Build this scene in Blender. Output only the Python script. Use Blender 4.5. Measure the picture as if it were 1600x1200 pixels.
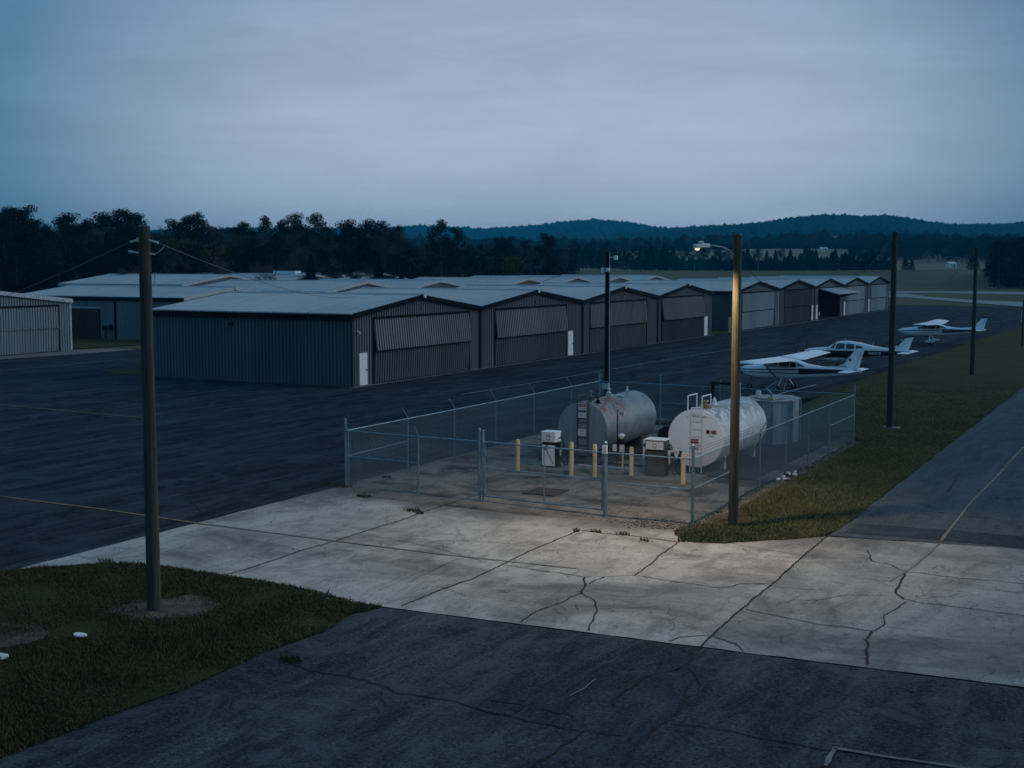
import bpy, bmesh, math, random
import numpy as np
from mathutils import Vector, Matrix, noise
R = math.radians
for o in list(bpy.data.objects): bpy.data.objects.remove(o)
SC = bpy.context.scene
COL = SC.collection
# ------------------------------------------------------------------ camera, world, sun, exposure
PITCH = math.atan(188/2000.0); YAW = -math.atan(1075/2000.0*math.cos(PITCH)); CH = 8.2
cam_d = bpy.data.cameras.new('camera'); cam = bpy.data.objects.new('camera', cam_d); COL.objects.link(cam)
cam_d.sensor_width = 36; cam_d.lens = 45.0; cam_d.clip_start = 0.2; cam_d.clip_end = 20000
cam.location = (0, 0, CH); cam.rotation_euler = (math.pi/2 - PITCH, 0, -YAW)
SC.camera = cam
SC.view_settings.view_transform = 'Standard'; SC.view_settings.look = 'None'
SC.view_settings.exposure = 0.5; SC.view_settings.gamma = 1.0
SUN_EL, SUN_AZ = R(24), R(52)      # azimuth measured from +Y toward +X
W = bpy.data.worlds.new('World'); SC.world = W; W.use_nodes = True
nt = W.node_tree; nt.nodes.clear()
def N(t, tree=None, **kw):
    n = (tree or nt).nodes.new(t)
    for k, v in kw.items(): setattr(n, k, v)
    return n
def LK(a, b, tree=None): (tree or nt).links.new(a, b)
out = N('ShaderNodeOutputWorld'); bg = N('ShaderNodeBackground'); LK(bg.outputs[0], out.inputs[0])
sky = N('ShaderNodeTexSky', sky_type='NISHITA', sun_disc=False)
sky.sun_elevation = SUN_EL; sky.sun_rotation = SUN_AZ; sky.air_density = 1.3; sky.dust_density = 2.0
tc = N('ShaderNodeTexCoord'); sep = N('ShaderNodeSeparateXYZ'); LK(tc.outputs['Generated'], sep.inputs[0])
ramp = N('ShaderNodeValToRGB'); LK(sep.outputs['Z'], ramp.inputs[0])        # overcast dusk deck by height above the horizon
cr = ramp.color_ramp
cr.elements[0].position = 0.0; cr.elements[0].color = (1.85, 2.5, 3.25, 1)
cr.elements[1].position = 1.0; cr.elements[1].color = (2.8, 2.7, 3.9, 1)
for p_, c_ in ((0.05, (2.1, 2.7, 3.6)), (0.10, (2.15, 2.6, 3.5)), (0.16, (1.85, 2.3, 3.2)), (0.23, (1.5, 1.95, 2.85)), (0.28, (1.5, 2.0, 2.9)), (0.45, (2.9, 2.8, 3.9))):
    e = cr.elements.new(p_); e.color = (*c_, 1)
mp = N('ShaderNodeMapping'); mp.inputs['Scale'].default_value = (1.6, 1.6, 13); LK(tc.outputs['Generated'], mp.inputs[0])
cn = N('ShaderNodeTexNoise'); cn.inputs['Scale'].default_value = 1.7; cn.inputs['Detail'].default_value = 5; cn.inputs['Roughness'].default_value = .5; cn.inputs['Distortion'].default_value = .5
LK(mp.outputs[0], cn.inputs[0])
cm = N('ShaderNodeMapRange'); cm.inputs['From Min'].default_value = .3; cm.inputs['From Max'].default_value = .72
cm.inputs['To Min'].default_value = .92; cm.inputs['To Max'].default_value = 1.07; LK(cn.outputs['Fac'], cm.inputs[0])
# sky brighter straight ahead; edge darkening of the view put into its side colour
dirv = N('ShaderNodeVectorMath', operation='DOT_PRODUCT'); dirv.inputs[1].default_value = (math.sin(YAW+R(1)), math.cos(YAW+R(1)), 0.07)
LK(tc.outputs['Generated'], dirv.inputs[0])
dm = N('ShaderNodeMapRange'); dm.inputs['From Min'].default_value = .912; dm.inputs['From Max'].default_value = 1.0
dm.inputs['To Min'].default_value = 0; dm.inputs['To Max'].default_value = 1.0; dm.interpolation_type = 'SMOOTHSTEP'; LK(dirv.outputs['Value'], dm.inputs[0])
sidem = N('ShaderNodeMixRGB'); sidem.inputs[1].default_value = (.13, .37, .46, 1); sidem.inputs[2].default_value = (1, 1, 1, 1); LK(dm.outputs[0], sidem.inputs[0])
tint = N('ShaderNodeMixRGB', blend_type='MULTIPLY'); tint.inputs[0].default_value = 1; LK(ramp.outputs[0], tint.inputs[1]); LK(sidem.outputs[0], tint.inputs[2])
cl = N('ShaderNodeVectorMath', operation='SCALE'); LK(tint.outputs[0], cl.inputs[0]); LK(cm.outputs[0], cl.inputs['Scale'])
cn2 = N('ShaderNodeTexNoise'); cn2.inputs['Scale'].default_value = 6; cn2.inputs['Detail'].default_value = 7; cn2.inputs['Roughness'].default_value = .62; cn2.inputs['Distortion'].default_value = .8
mp2 = N('ShaderNodeMapping'); mp2.inputs['Scale'].default_value = (1, 1, 4.5); mp2.inputs['Rotation'].default_value = (0, .12, 0); LK(tc.outputs['Generated'], mp2.inputs[0]); LK(mp2.outputs[0], cn2.inputs[0])
cm2 = N('ShaderNodeMapRange'); cm2.inputs['From Min'].default_value = .35; cm2.inputs['From Max'].default_value = .65; cm2.inputs['To Min'].default_value = .93; cm2.inputs['To Max'].default_value = 1.06; LK(cn2.outputs['Fac'], cm2.inputs[0])
cm2.inputs['To Min'].default_value = .87; cm2.inputs['To Max'].default_value = .99
cmm = N('ShaderNodeMath', operation='MULTIPLY'); LK(cm.outputs[0], cmm.inputs[0]); LK(cm2.outputs[0], cmm.inputs[1]); LK(cmm.outputs[0], cl.inputs['Scale'])
mixs = N('ShaderNodeMixRGB'); mixs.inputs[0].default_value = .93; LK(sky.outputs[0], mixs.inputs[1]); LK(cl.outputs[0], mixs.inputs[2])
LK(mixs.outputs[0], bg.inputs[0]); bg.inputs[1].default_value = 0.15
sd = bpy.data.lights.new('sun', 'SUN'); sd.energy = 0.5; sd.angle = R(30); sd.color = (.86, .95, 1.0)
so = bpy.data.objects.new('sun', sd); COL.objects.link(so)
sv = Vector((math.sin(SUN_AZ)*math.cos(SUN_EL), math.cos(SUN_AZ)*math.cos(SUN_EL), math.sin(SUN_EL)))
so.rotation_euler = sv.to_track_quat('Z', 'Y').to_euler()
SC.render.engine = 'CYCLES'
SC.cycles.volume_bounces = 0; SC.cycles.max_bounces = 6

# ------------------------------------------------------------------ helpers
def G(x, y, z=0.0):
    """surveyed point of the photograph (1600x1200) -> place on the level z"""
    dx, dy = (x-800)/2000.0, (600-y)/2000.0
    vy = math.cos(PITCH)+dy*math.sin(PITCH); vz = -math.sin(PITCH)+dy*math.cos(PITCH)
    t = (z-CH)/vz; X, Y = dx*t, vy*t; c, s = math.cos(YAW), math.sin(YAW)
    return (X*c+Y*s, -X*s+Y*c)
def tag(o, label=None, cat=None, group=None, kind=None):
    if label: o['label'] = label
    if cat: o['category'] = cat
    if group: o['group'] = group
    if kind: o['kind'] = kind
    return o
def thing(name, label, cat, loc=(0, 0, 0), rz=0, group=None):
    o = bpy.data.objects.new(name, None); COL.objects.link(o); o.location = loc; o.rotation_euler = (0, 0, rz)
    o.empty_display_size = .3
    return tag(o, label, cat, group)
def copy_tree(o, parent=None):
    c = o.copy(); COL.objects.link(c)
    if parent is not None: c.parent = parent
    for ch in list(o.children): copy_tree(ch, c)
    return c
class MB:
    def __init__(s): s.v = []; s.f = []; s.xf = None
    def add(s, vs, fs):
        b = len(s.v)
        if s.xf is not None: vs = [tuple(s.xf @ Vector(v)) for v in vs]
        s.v += [tuple(v) for v in vs]; s.f += [tuple(i+b for i in f) for f in fs]; return s
    def box(s, x0, x1, y0, y1, z0, z1):
        return s.add([(x0,y0,z0),(x1,y0,z0),(x1,y1,z0),(x0,y1,z0),(x0,y0,z1),(x1,y0,z1),(x1,y1,z1),(x0,y1,z1)],
            [(0,3,2,1),(4,5,6,7),(0,1,5,4),(1,2,6,5),(2,3,7,6),(3,0,4,7)])
    def prism(s, poly, d):
        """poly: list of 3D points (planar), d: extrusion vector"""
        n = len(poly); d = Vector(d); a = [Vector(p) for p in poly]
        return s.add([tuple(p) for p in a]+[tuple(p+d) for p in a],
            [tuple(range(n))[::-1], tuple(range(n, 2*n))]+[(i, (i+1) % n, (i+1) % n+n, i+n) for i in range(n)])
    def tube(s, p, q, r0, r1=None, n=8, cap=True):
        r1 = r0 if r1 is None else r1
        p, q = Vector(p), Vector(q); d = (q-p)
        if d.length < 1e-6: return s
        d.normalize(); u = d.orthogonal().normalized(); w = d.cross(u)
        vs = []
        for c, r in ((p, r0), (q, r1)):
            for i in range(n):
                a = 2*math.pi*i/n; vs.append(tuple(c+u*math.cos(a)*r+w*math.sin(a)*r))
        fs = [(i, (i+1) % n, (i+1) % n+n, i+n) for i in range(n)]
        if cap: fs += [tuple(range(n))[::-1], tuple(range(n, 2*n))]
        return s.add(vs, fs)
    def path(s, pts, r, n=6):
        for a, b in zip(pts[:-1], pts[1:]): s.tube(a, b, r, r, n)
        return s
    def lathe(s, prof, c=(0,0,0), axis='z', n=24):
        """prof: (r, h) list"""
        vs = []; c = Vector(c)
        for r, h in prof:
            for i in range(n):
                a = 2*math.pi*i/n; x, y = r*math.cos(a), r*math.sin(a)
                p = {'z': (x, y, h), 'y': (x, h, y), 'x': (h, x, y)}[axis]
                vs.append(tuple(c+Vector(p)))
        m = len(prof)
        fs = [(k*n+i, k*n+(i+1) % n, (k+1)*n+(i+1) % n, (k+1)*n+i) for k in range(m-1) for i in range(n)]
        fs += [tuple(range(n))[::-1], tuple(range((m-1)*n, m*n))]
        return s.add(vs, fs)
    def build(s, name, mat, parent=None, loc=None, smooth=False, bevel=0, fixn=True):
        me = bpy.data.meshes.new(name); me.from_pydata(s.v, [], s.f)
        if fixn or bevel:
            bm = bmesh.new(); bm.from_mesh(me)
            if bevel:
                bmesh.ops.bevel(bm, geom=list(bm.edges), offset=bevel, segments=2, affect='EDGES', profile=.6, clamp_overlap=True)
            bmesh.ops.recalc_face_normals(bm, faces=bm.faces); bm.to_mesh(me); bm.free()
        if smooth:
            me.polygons.foreach_set('use_smooth', [True]*len(me.polygons))
        me.materials.append(mat); me.update()
        if smooth:
            try: me.set_sharp_from_angle(angle=R(38))
            except Exception: pass
        o = bpy.data.objects.new(name, me); COL.objects.link(o)
        if parent is not None: o.parent = parent
        if loc: o.location = loc
        return o
def np_mesh(name, V_, F_, mat, parent=None, mats=None, midx=None, smooth=False):
    V_ = np.asarray(V_, dtype=np.float32); F_ = np.asarray(F_, dtype=np.int32)
    me = bpy.data.meshes.new(name); k = F_.shape[1]
    me.vertices.add(len(V_)); me.vertices.foreach_set('co', V_.ravel())
    me.loops.add(F_.size); me.loops.foreach_set('vertex_index', F_.ravel())
    me.polygons.add(len(F_)); me.polygons.foreach_set('loop_start', np.arange(0, F_.size, k, dtype=np.int32))
    me.polygons.foreach_set('loop_total', np.full(len(F_), k, dtype=np.int32))
    for m in (mats or [mat]): me.materials.append(m)
    if midx is not None: me.polygons.foreach_set('material_index', np.asarray(midx, dtype=np.int32))
    if smooth: me.polygons.foreach_set('use_smooth', np.ones(len(F_), dtype=bool))
    me.update(calc_edges=True); me.validate()
    o = bpy.data.objects.new(name, me); COL.objects.link(o)
    if parent is not None: o.parent = parent
    return o

# ------------------------------------------------------------------ materials
class MT:
    def __init__(s, name, rough=.8, metal=0.0, spec=.4):
        s.m = bpy.data.materials.new(name); s.m.use_nodes = True; s.t = s.m.node_tree; s.t.nodes.clear()
        s.o = s.n('ShaderNodeOutputMaterial'); s.b = s.n('ShaderNodeBsdfPrincipled'); s.l(s.b.outputs[0], s.o.inputs[0])
        s.b.inputs['Roughness'].default_value = rough; s.b.inputs['Metallic'].default_value = metal
        s.b.inputs['Specular IOR Level'].default_value = spec
        s.pos = s.n('ShaderNodeNewGeometry').outputs['Position']; s.obj = s.n('ShaderNodeTexCoord').outputs['Object']
    def n(s, t, **kw):
        x = s.t.nodes.new(t)
        for k, v in kw.items(): setattr(x, k, v)
        return x
    def l(s, a, b): s.t.links.new(a, b)
    def noise(s, scale, detail=4, rough=.55, vec=None, sc=(1,1,1), rot=(0,0,0), dist=0.0, lo=.35, hi=.65):
        m = s.n('ShaderNodeMapping'); m.inputs['Scale'].default_value = sc; m.inputs['Rotation'].default_value = rot
        s.l(vec if vec is not None else s.pos, m.inputs[0])
        x = s.n('ShaderNodeTexNoise'); x.inputs['Scale'].default_value = scale; x.inputs['Detail'].default_value = detail
        x.inputs['Roughness'].default_value = rough; x.inputs['Distortion'].default_value = dist; s.l(m.outputs[0], x.inputs[0])
        r = s.n('ShaderNodeMapRange'); r.inputs['From Min'].default_value = lo; r.inputs['From Max'].default_value = hi
        s.l(x.outputs['Fac'], r.inputs[0]); return r.outputs[0]
    def veins(s, scale, width, dist=.6, mask=.5, rot=0):
        n = s.noise(scale, 5, .62, lo=0, hi=1, dist=dist, rot=(0, 0, rot)); d = s.mul(s.mul(n, .5, 'SUBTRACT'), 0, 'ABSOLUTE')
        k = s.n('ShaderNodeMapRange'); k.inputs['From Min'].default_value = width*.3; k.inputs['From Max'].default_value = width; k.inputs['To Min'].default_value = 1; k.inputs['To Max'].default_value = 0; s.l(d, k.inputs[0])
        return s.mul(k.outputs[0], s.noise(scale*1.3, 4, .6, lo=mask-.05, hi=mask+.05))
    def mix(s, fac, a, b, mode='MIX'):
        x = s.n('ShaderNodeMixRGB', blend_type=mode)
        for i, v in ((0, fac), (1, a), (2, b)):
            if isinstance(v, (int, float)): x.inputs[i].default_value = v
            elif isinstance(v, tuple): x.inputs[i].default_value = (*v, 1) if len(v) == 3 else v
            else: s.l(v, x.inputs[i])
        return x.outputs[0]
    def mul(s, a, b, op='MULTIPLY'):
        x = s.n('ShaderNodeMath', operation=op)
        for i, v in ((0, a), (1, b)):
            if isinstance(v, (int, float)): x.inputs[i].default_value = v
            else: s.l(v, x.inputs[i])
        return x.outputs[0]
    def col(s, c):
        if isinstance(c, tuple): s.b.inputs['Base Color'].default_value = (*c, 1)
        else: s.l(c, s.b.inputs['Base Color'])
        return s
    def bump(s, h, strength=.3, dist=.02):
        x = s.n('ShaderNodeBump'); x.inputs['Strength'].default_value = strength; x.inputs['Distance'].default_value = dist
        s.l(h, x.inputs['Height']); s.l(x.outputs[0], s.b.inputs['Normal']); return s
def simple(name, c, rough=.7, metal=0.0, var=.25, scale=3.0, spec=.4, bump=0.0, vec=None, sc=(1,1,1), dirt=None, dirtamt=.4):
    m = MT(name, rough, metal, spec)
    n1 = m.noise(scale, 5, .6, sc=sc, vec=m.obj if vec == 'obj' else None)
    base = m.mix(n1, tuple(x*(1-var) for x in c), tuple(min(1, x*(1+var*.7)) for x in c))
    if dirt:
        n2 = m.noise(scale*.6, 6, .7, sc=sc, lo=.5, hi=.72, dist=.6); base = m.mix(m.mul(n2, dirtamt), base, dirt)
    m.col(base)
    if bump: m.bump(m.noise(scale*8, 4, .6), bump, .01)
    return m.m
def asphalt(name, c, hi_, streak=.5, rot=0.0, sc=(1.0, .1, 1), fine=.35):
    m = MT(name, .95, 0, .05)
    big = m.noise(.12, 4, .55, dist=.4); st = m.noise(.9, 6, .68, sc=sc, rot=(0,0,rot), dist=1.0, lo=.44, hi=.66)
    st2 = m.noise(3.0, 4, .6, sc=(sc[0], sc[1]*.8, 1), rot=(0,0,rot+.12), lo=.5, hi=.7)
    base = m.mix(m.mul(big, .55), c, tuple(x*1.35 for x in c))
    base = m.mix(m.mul(st, streak), base, hi_); base = m.mix(m.mul(st2, streak*.5), base, hi_)
    sp = m.noise(11, 4, .9, lo=.42, hi=.60); base = m.mix(m.mul(sp, fine), base, tuple(x*.35 for x in c))
    sp2 = m.noise(13, 3, .9, lo=.55, hi=.68); base = m.mix(m.mul(sp2, fine*.75), base, tuple(min(1, x*1.25) for x in hi_))
    wr = m.noise(.45, 8, .75, dist=1.2, lo=.50, hi=.60); base = m.mix(m.mul(wr, .45), base, tuple(x*.8 for x in hi_))
    base = m.mix(m.mul(m.veins(.5, .006), .75), base, tuple(x*.3 for x in c)); base = m.mix(m.mul(m.veins(1.4, .008, .4, .54), .6), base, tuple(x*.4 for x in c))
    m.col(base); m.bump(m.noise(40, 3, .7), .35, .008)
    return m.m
def concrete(name, c, dark, stain=.6, sc=(1, 1, 1), fence_stain=False):
    m = MT(name, .93, 0, .1)
    big = m.noise(.22, 6, .62, dist=.8, sc=sc, lo=.46, hi=.62); mid = m.noise(.8, 7, .68, dist=1.0, sc=(1.5, .45, 1), rot=(0, 0, .5), lo=.44, hi=.62)
    base = m.mix(m.mul(big, stain), c, dark); base = m.mix(m.mul(mid, stain*.6), base, tuple((a+b)/2*.8 for a, b in zip(c, dark)))
    li = m.noise(.45, 7, .7, lo=.50, hi=.68, sc=(.6, 1.5, 1), rot=(0, 0, -.4), dist=.8); base = m.mix(m.mul(li, .6), base, tuple(min(1, x*1.3) for x in c))
    bl = m.noise(1.9, 8, .8, lo=.57, hi=.66, dist=.5); base = m.mix(m.mul(bl, .75), base, tuple(x*.5 for x in dark))
    if fence_stain:      # run-off stain along the foot of the yard fence
        sx = m.n('ShaderNodeSeparateXYZ'); m.l(m.pos, sx.inputs[0]); w_ = m.noise(.35, 6, .65, lo=0, hi=1, dist=.5)
        yy = m.mul(sx.outputs['Y'], m.mul(w_, 5.0), 'ADD')
        k = m.n('ShaderNodeMapRange'); k.interpolation_type = 'SMOOTHSTEP'; k.inputs['From Min'].default_value = 37.6; k.inputs['From Max'].default_value = 39.8; m.l(yy, k.inputs[0])
        base = m.mix(m.mul(k.outputs[0], .72), base, tuple(x*.62 for x in dark))
    sp = m.noise(9, 5, .9, lo=.40, hi=.62); base = m.mix(m.mul(sp, .42), base, tuple(x*.5 for x in c))
    sp2 = m.noise(5, 6, .9, lo=.57, hi=.63); base = m.mix(m.mul(sp2, .5), base, tuple(x*.3 for x in c))
    sp3 = m.noise(14, 4, .9, lo=.56, hi=.66); base = m.mix(m.mul(sp3, .35), base, tuple(min(1, x*1.5) for x in c))
    base = m.mix(m.mul(m.veins(.7, .005, .5, .52), .6), base, tuple(x*.45 for x in dark)); base = m.mix(m.mul(m.veins(2.2, .010, .4, .56), .5), base, tuple(x*.6 for x in dark))
    sm_ = m.noise(1.1, 7, .8, sc=(1, .35, 1), rot=(0, 0, 1.1), lo=.52, hi=.62, dist=.6); base = m.mix(m.mul(sm_, .45), base, tuple(x*.9 for x in dark))
    m.col(base); m.bump(m.noise(25, 4, .7), .4, .006)
    return m.m
M = {}
M['apron'] = asphalt('apron_asphalt', (.014, .021, .029), (.080, .098, .115), .68, 0.22, (1.0, .13, 1), .45)
M['front'] = asphalt('old_asphalt', (.032, .042, .048), (.14, .16, .17), .75, -.75, (1.0, .2, 1), .8)
M['road'] = asphalt('road_asphalt', (.070, .086, .098), (.15, .17, .18), .6, 0, (1.0, .1, 1), .6)
M['conc'] = concrete('concrete', (.52, .49, .435), (.125, .125, .122), .9, fence_stain=True)
M['conc_shade'] = concrete('shaded_slab_concrete', (.38, .37, .34), (.10, .10, .10), .9)  # same concrete coloured darker, fall-off of light to the right painted in
M['pad'] = concrete('yard_concrete', (.27, .245, .21), (.018, .019, .021), 1.0, (1.5, 2.2, 1))
M['slab'] = concrete('slab_concrete', (.25, .24, .22), (.10, .10, .09), .6)
M['darkpad'] = concrete('stained_concrete', (.085, .080, .078), (.025, .025, .026), .9)
M['gravel'] = simple('gravel', (.21, .20, .18), .9, 0, .6, 9, bump=.8)
M['dirt'] = simple('dirt', (.085, .062, .040), .95, 0, .5, 3, bump=.6, dirt=(.17, .15, .12), dirtamt=.7)
def grassmat(name, a, b, c):
    m = MT(name, .95, 0, .1)
    n1 = m.noise(.35, 6, .65, lo=.35, hi=.66, dist=.5); n2 = m.noise(2.6, 6, .7, lo=.38, hi=.66); n3 = m.noise(.9, 4, .5, sc=(1, .06, 1), lo=.4, hi=.6)
    base = m.mix(n1, a, b); base = m.mix(m.mul(n2, .55), base, c); base = m.mix(m.mul(n3, .4), base, b)
    sp = m.noise(26, 3, .8, lo=.3, hi=.66); base = m.mix(m.mul(sp, .5), base, tuple(x*.35 for x in a))
    m.col(base); m.bump(m.noise(14, 5, .8), .8, .05); return m.m
M['grass'] = grassmat('grass_turf', (.034, .052, .018), (.088, .092, .034), (.125, .108, .050))
M['blade'] = grassmat('grass_blade', (.055, .080, .032), (.15, .155, .062), (.25, .20, .11))
M['blade_lit'] = grassmat('lit_grass_blade', (.11, .15, .055), (.29, .29, .12), (.46, .37, .21))  # lawn blade colours brightened to paint in the lamp light on the strip
def fieldmat():
    m = MT('field_terrain', .95, 0, .1)
    n1 = m.noise(.02, 5, .6, lo=.38, hi=.62, sc=(1, .35, 1)); n2 = m.noise(.12, 5, .7, lo=.4, hi=.65, sc=(.3, 1, 1)); n4 = m.noise(.006, 3, .5)
    base = m.mix(n1, (.040, .052, .022), (.115, .112, .058)); base = m.mix(m.mul(n2, .6), base, (.15, .135, .075)); base = m.mix(m.mul(n4, .4), base, (.06, .07, .03))
    ln = m.n('ShaderNodeVectorMath', operation='LENGTH'); m.l(m.pos, ln.inputs[0]); d_ = m.mul(ln.outputs['Value'], m.mul(n4, 60.0), 'ADD')
    k = m.n('ShaderNodeMapRange'); k.inputs['From Min'].default_value = 640; k.inputs['From Max'].default_value = 668; m.l(d_, k.inputs[0]); base = m.mix(m.mul(k.outputs[0], .8), base, (.21, .19, .12))
    m.col(base); return m.m
M['field'] = fieldmat()
def metalwall(name, c, var=.16, rough=.5):
    m = MT(name, rough, 0, .12)
    a = m.noise(.25, 4, .6, sc=(1, 1, .3)); b = m.noise(2.5, 5, .7, sc=(1, 1, .12), lo=.45, hi=.75)
    base = m.mix(a, tuple(x*(1-var) for x in c), tuple(x*(1+var) for x in c)); base = m.mix(m.mul(b, .35), base, tuple(x*.6 for x in c))
    m.col(base); return m.m
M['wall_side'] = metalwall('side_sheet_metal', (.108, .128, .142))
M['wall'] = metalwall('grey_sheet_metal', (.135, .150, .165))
M['wall_l'] = metalwall('light_sheet_metal', (.20, .225, .24))
M['wall_b'] = metalwall('blue_grey_sheet_metal', (.19, .23, .25))
M['door_u'] = metalwall('door_sheet_tan', (.185, .185, .195))
M['door_g'] = metalwall('door_sheet_grey', (.105, .115, .122))
M['door_l'] = metalwall('door_sheet_pale', (.33, .37, .40))
M['door_br'] = metalwall('door_sheet_brown', (.080, .080, .082))
M['trim_d'] = simple('dark_trim', (.009, .012, .015), .8, spec=.04)
M['trim_l'] = simple('pale_trim', (.42, .46, .50), .5)
M['rust_brown'] = simple('brown_steel', (.030, .010, .007), .6, var=.4)
def roofmat():
    m = MT('galvanised_roof', .55, .0, .3)
    a = m.noise(.1, 4, .6); b = m.noise(1.2, 5, .7, sc=(2.5, .25, 1), lo=.45, hi=.65); g_ = m.noise(1.6, 2, .5, sc=(1, .02, .02), lo=.45, hi=.55)
    base = m.mix(a, (.25, .335, .375), (.33, .42, .46)); base = m.mix(m.mul(b, .45), base, (.17, .225, .26)); base = m.mix(m.mul(g_, .3), base, (.37, .45, .49))
    m.col(base); return m.m
M['roof'] = roofmat()
M['white'] = simple('white_paint', (.82, .84, .85), .45, var=.07, vec='obj')
M['white_dull'] = simple('dull_white_paint', (.60, .61, .60), .6, var=.14, dirt=(.30, .27, .22), dirtamt=.35)
M['cream'] = simple('cream_paint', (.66, .52, .30), .6, var=.15, dirt=(.32, .22, .12), dirtamt=.4)
M['black'] = simple('black_metal', (.012, .013, .015), .6, spec=.1)
M['rubber'] = simple('black_rubber', (.012, .012, .013), .75)
M['galv'] = simple('galvanised_pipe', (.19, .29, .35), .45, .5, var=.25)
M['wire'] = simple('galvanised_wire', (.11, .16, .19), .5, .2, var=.1)
M['greysteel'] = simple('grey_steel', (.085, .10, .11), .5, var=.25)
M['darkgrey'] = simple('dark_grey_paint', (.050, .058, .056), .55, var=.25)
M['yellowline'] = simple('yellow_road_paint', (.30, .20, .075), .8, var=.45, scale=2.5, dirt=(.09, .09, .09), dirtamt=.95)
M['yellowfaint'] = simple('worn_yellow_paint', (.22, .185, .115), .8, var=.4, scale=4, dirt=(.15, .15, .15), dirtamt=1.0)
M['patch'] = asphalt('patched_asphalt', (.036, .046, .056), (.13, .15, .165), .5, .3, (1, .3, 1), .7)
M['patch_d'] = asphalt('dark_patched_asphalt', (.036, .054, .066), (.09, .11, .125), .4, .3, (1, .3, 1), .6)
M['whiteline'] = simple('faded_road_paint', (.20, .21, .215), .8, var=.5, scale=1.2, dirt=(.06, .07, .08), dirtamt=.95)
M['crack'] = simple('crack_fill', (.010, .011, .012), .95, var=.4)
M['tar'] = simple('crack_seal', (.016, .018, .020), .8, var=.3)
M['weed'] = simple('weed', (.03, .06, .015), .9, var=.4)
M['glass'] = simple('dark_glass', (.012, .016, .02), .08, spec=.9, var=.1)
M['glass2'] = simple('pale_glass', (.10, .14, .17), .1, spec=.9, var=.1)
M['plane'] = simple('aircraft_white', (.88, .90, .92), .32, var=.05, vec='obj', scale=1.2, spec=.5)
M['wing_shade'] = simple('shaded_wing_paint', (.12, .135, .145), .6, var=.3, spec=.1)  # white wing coloured dark, its shade painted in
M['plane_b'] = simple('aircraft_blue_white', (.55, .68, .78), .35, var=.06, vec='obj')
M['stripe'] = simple('dark_stripe', (.022, .013, .016), .4)
M['stripe_b'] = simple('blue_stripe', (.03, .06, .10), .4)
M['red'] = simple('red_sign_paint', (.30, .035, .03), .6, var=.15)
M['blue'] = simple('blue_sign_paint', (.05, .08, .20), .6, var=.15)
M['signwhite'] = simple('sign_white', (.62, .64, .66), .6, var=.1, vec='obj', scale=6)
M['orange'] = simple('orange_plastic', (.45, .10, .02), .6)
M['brass'] = simple('brass_valve', (.45, .33, .17), .5, .3, var=.4, scale=9)
M['skin_log'] = simple('tree_bark', (.050, .043, .037), .95, var=.35)
M['bark_pale'] = simple('pale_bark', (.13, .125, .118), .95, var=.3)
def polemat(name, a, b):
    m = MT(name, .9, 0, .2)
    s1 = m.noise(2.0, 6, .7, sc=(9, 9, .35), lo=.35, hi=.68); s2 = m.noise(7, 4, .7, sc=(4, 4, .12), lo=.45, hi=.7); s3 = m.noise(.5, 3, .5)
    base = m.mix(s1, a, b); base = m.mix(m.mul(s2, .6), base, tuple(x*.35 for x in a)); base = m.mix(m.mul(s3, .3), base, tuple(x*.6 for x in b))
    m.col(base); m.bump(s2, .5, .02); return m.m
M['pole'] = polemat('weathered_pole', (.034, .042, .038), (.105, .108, .092))
M['pole_tan'] = polemat('tan_pole', (.045, .046, .034), (.125, .108, .070))
M['pole_dark'] = polemat('dark_pole', (.028, .034, .036), (.060, .068, .066))
def tankmat(name, c, rust, amt, ridge=0, streak=(.1, .1, .1), rl=(2.2, 3.2, .12)):
    m = MT(name, .42, .15 if ridge else 0, .45)
    geo = m.n('ShaderNodeSeparateXYZ'); m.l(m.obj, geo.inputs[0])
    top = m.n('ShaderNodeMapRange'); top.inputs['From Min'].default_value = .15; top.inputs['From Max'].default_value = .85; m.l(geo.outputs['Z'], top.inputs[0])
    a = m.noise(1.3, 6, .65, vec=m.obj); st = m.noise(1.4, 8, .85, vec=m.obj, sc=(1, 1.1, 1), lo=.50, hi=.60, dist=1.4)
    base = m.mix(a, tuple(x*.72 for x in c), c); base = m.mix(m.mul(st, .6), base, streak)
    r1 = m.noise(1.1, 7, .75, vec=m.obj, sc=(1.2, 1.6, 1.2), lo=.45, hi=.50, dist=1.6)
    yl = m.n('ShaderNodeMapRange'); yl.inputs['From Min'].default_value = rl[0]; yl.inputs['From Max'].default_value = rl[1]; yl.inputs['To Min'].default_value = 1; yl.inputs['To Max'].default_value = rl[2]; m.l(geo.outputs['Y'], yl.inputs[0])
    r = m.mul(m.mul(m.mul(r1, top.outputs[0]), yl.outputs[0]), amt); base = m.mix(r, base, rust)
    m.col(base); return m
_t = tankmat('tank_grey_rust', (.30, .345, .37), (.24, .095, .05), 1.0, 1, (.15, .18, .2)); M['tank_g'] = _t.m
M['tank_end'] = simple('tank_end_grey', (.20, .25, .28), .55, var=.2, vec='obj', scale=1.5, sc=(3, 3, .4))
_t = tankmat('tank_white_rust', (.86, .87, .88), (.20, .14, .10), .65, 0, (.33, .32, .32), (2, 6, .9)); M['tank_w'] = _t.m
M['tank_we'] = simple('tank_white_end', (.86, .89, .93), .5, var=.06, vec='obj', scale=1.0, dirt=(.45, .42, .38), dirtamt=.3)
M['tank_v'] = simple('tank_galvanised', (.30, .36, .39), .5, .3, var=.35, scale=1.6, sc=(2, 2, .2), dirt=(.13, .14, .14), dirtamt=.5)
M['tank_top'] = simple('tank_lid', (.34, .33, .32), .6, .1, var=.4, scale=2.5, dirt=(.16, .11, .08), dirtamt=.6)
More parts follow.
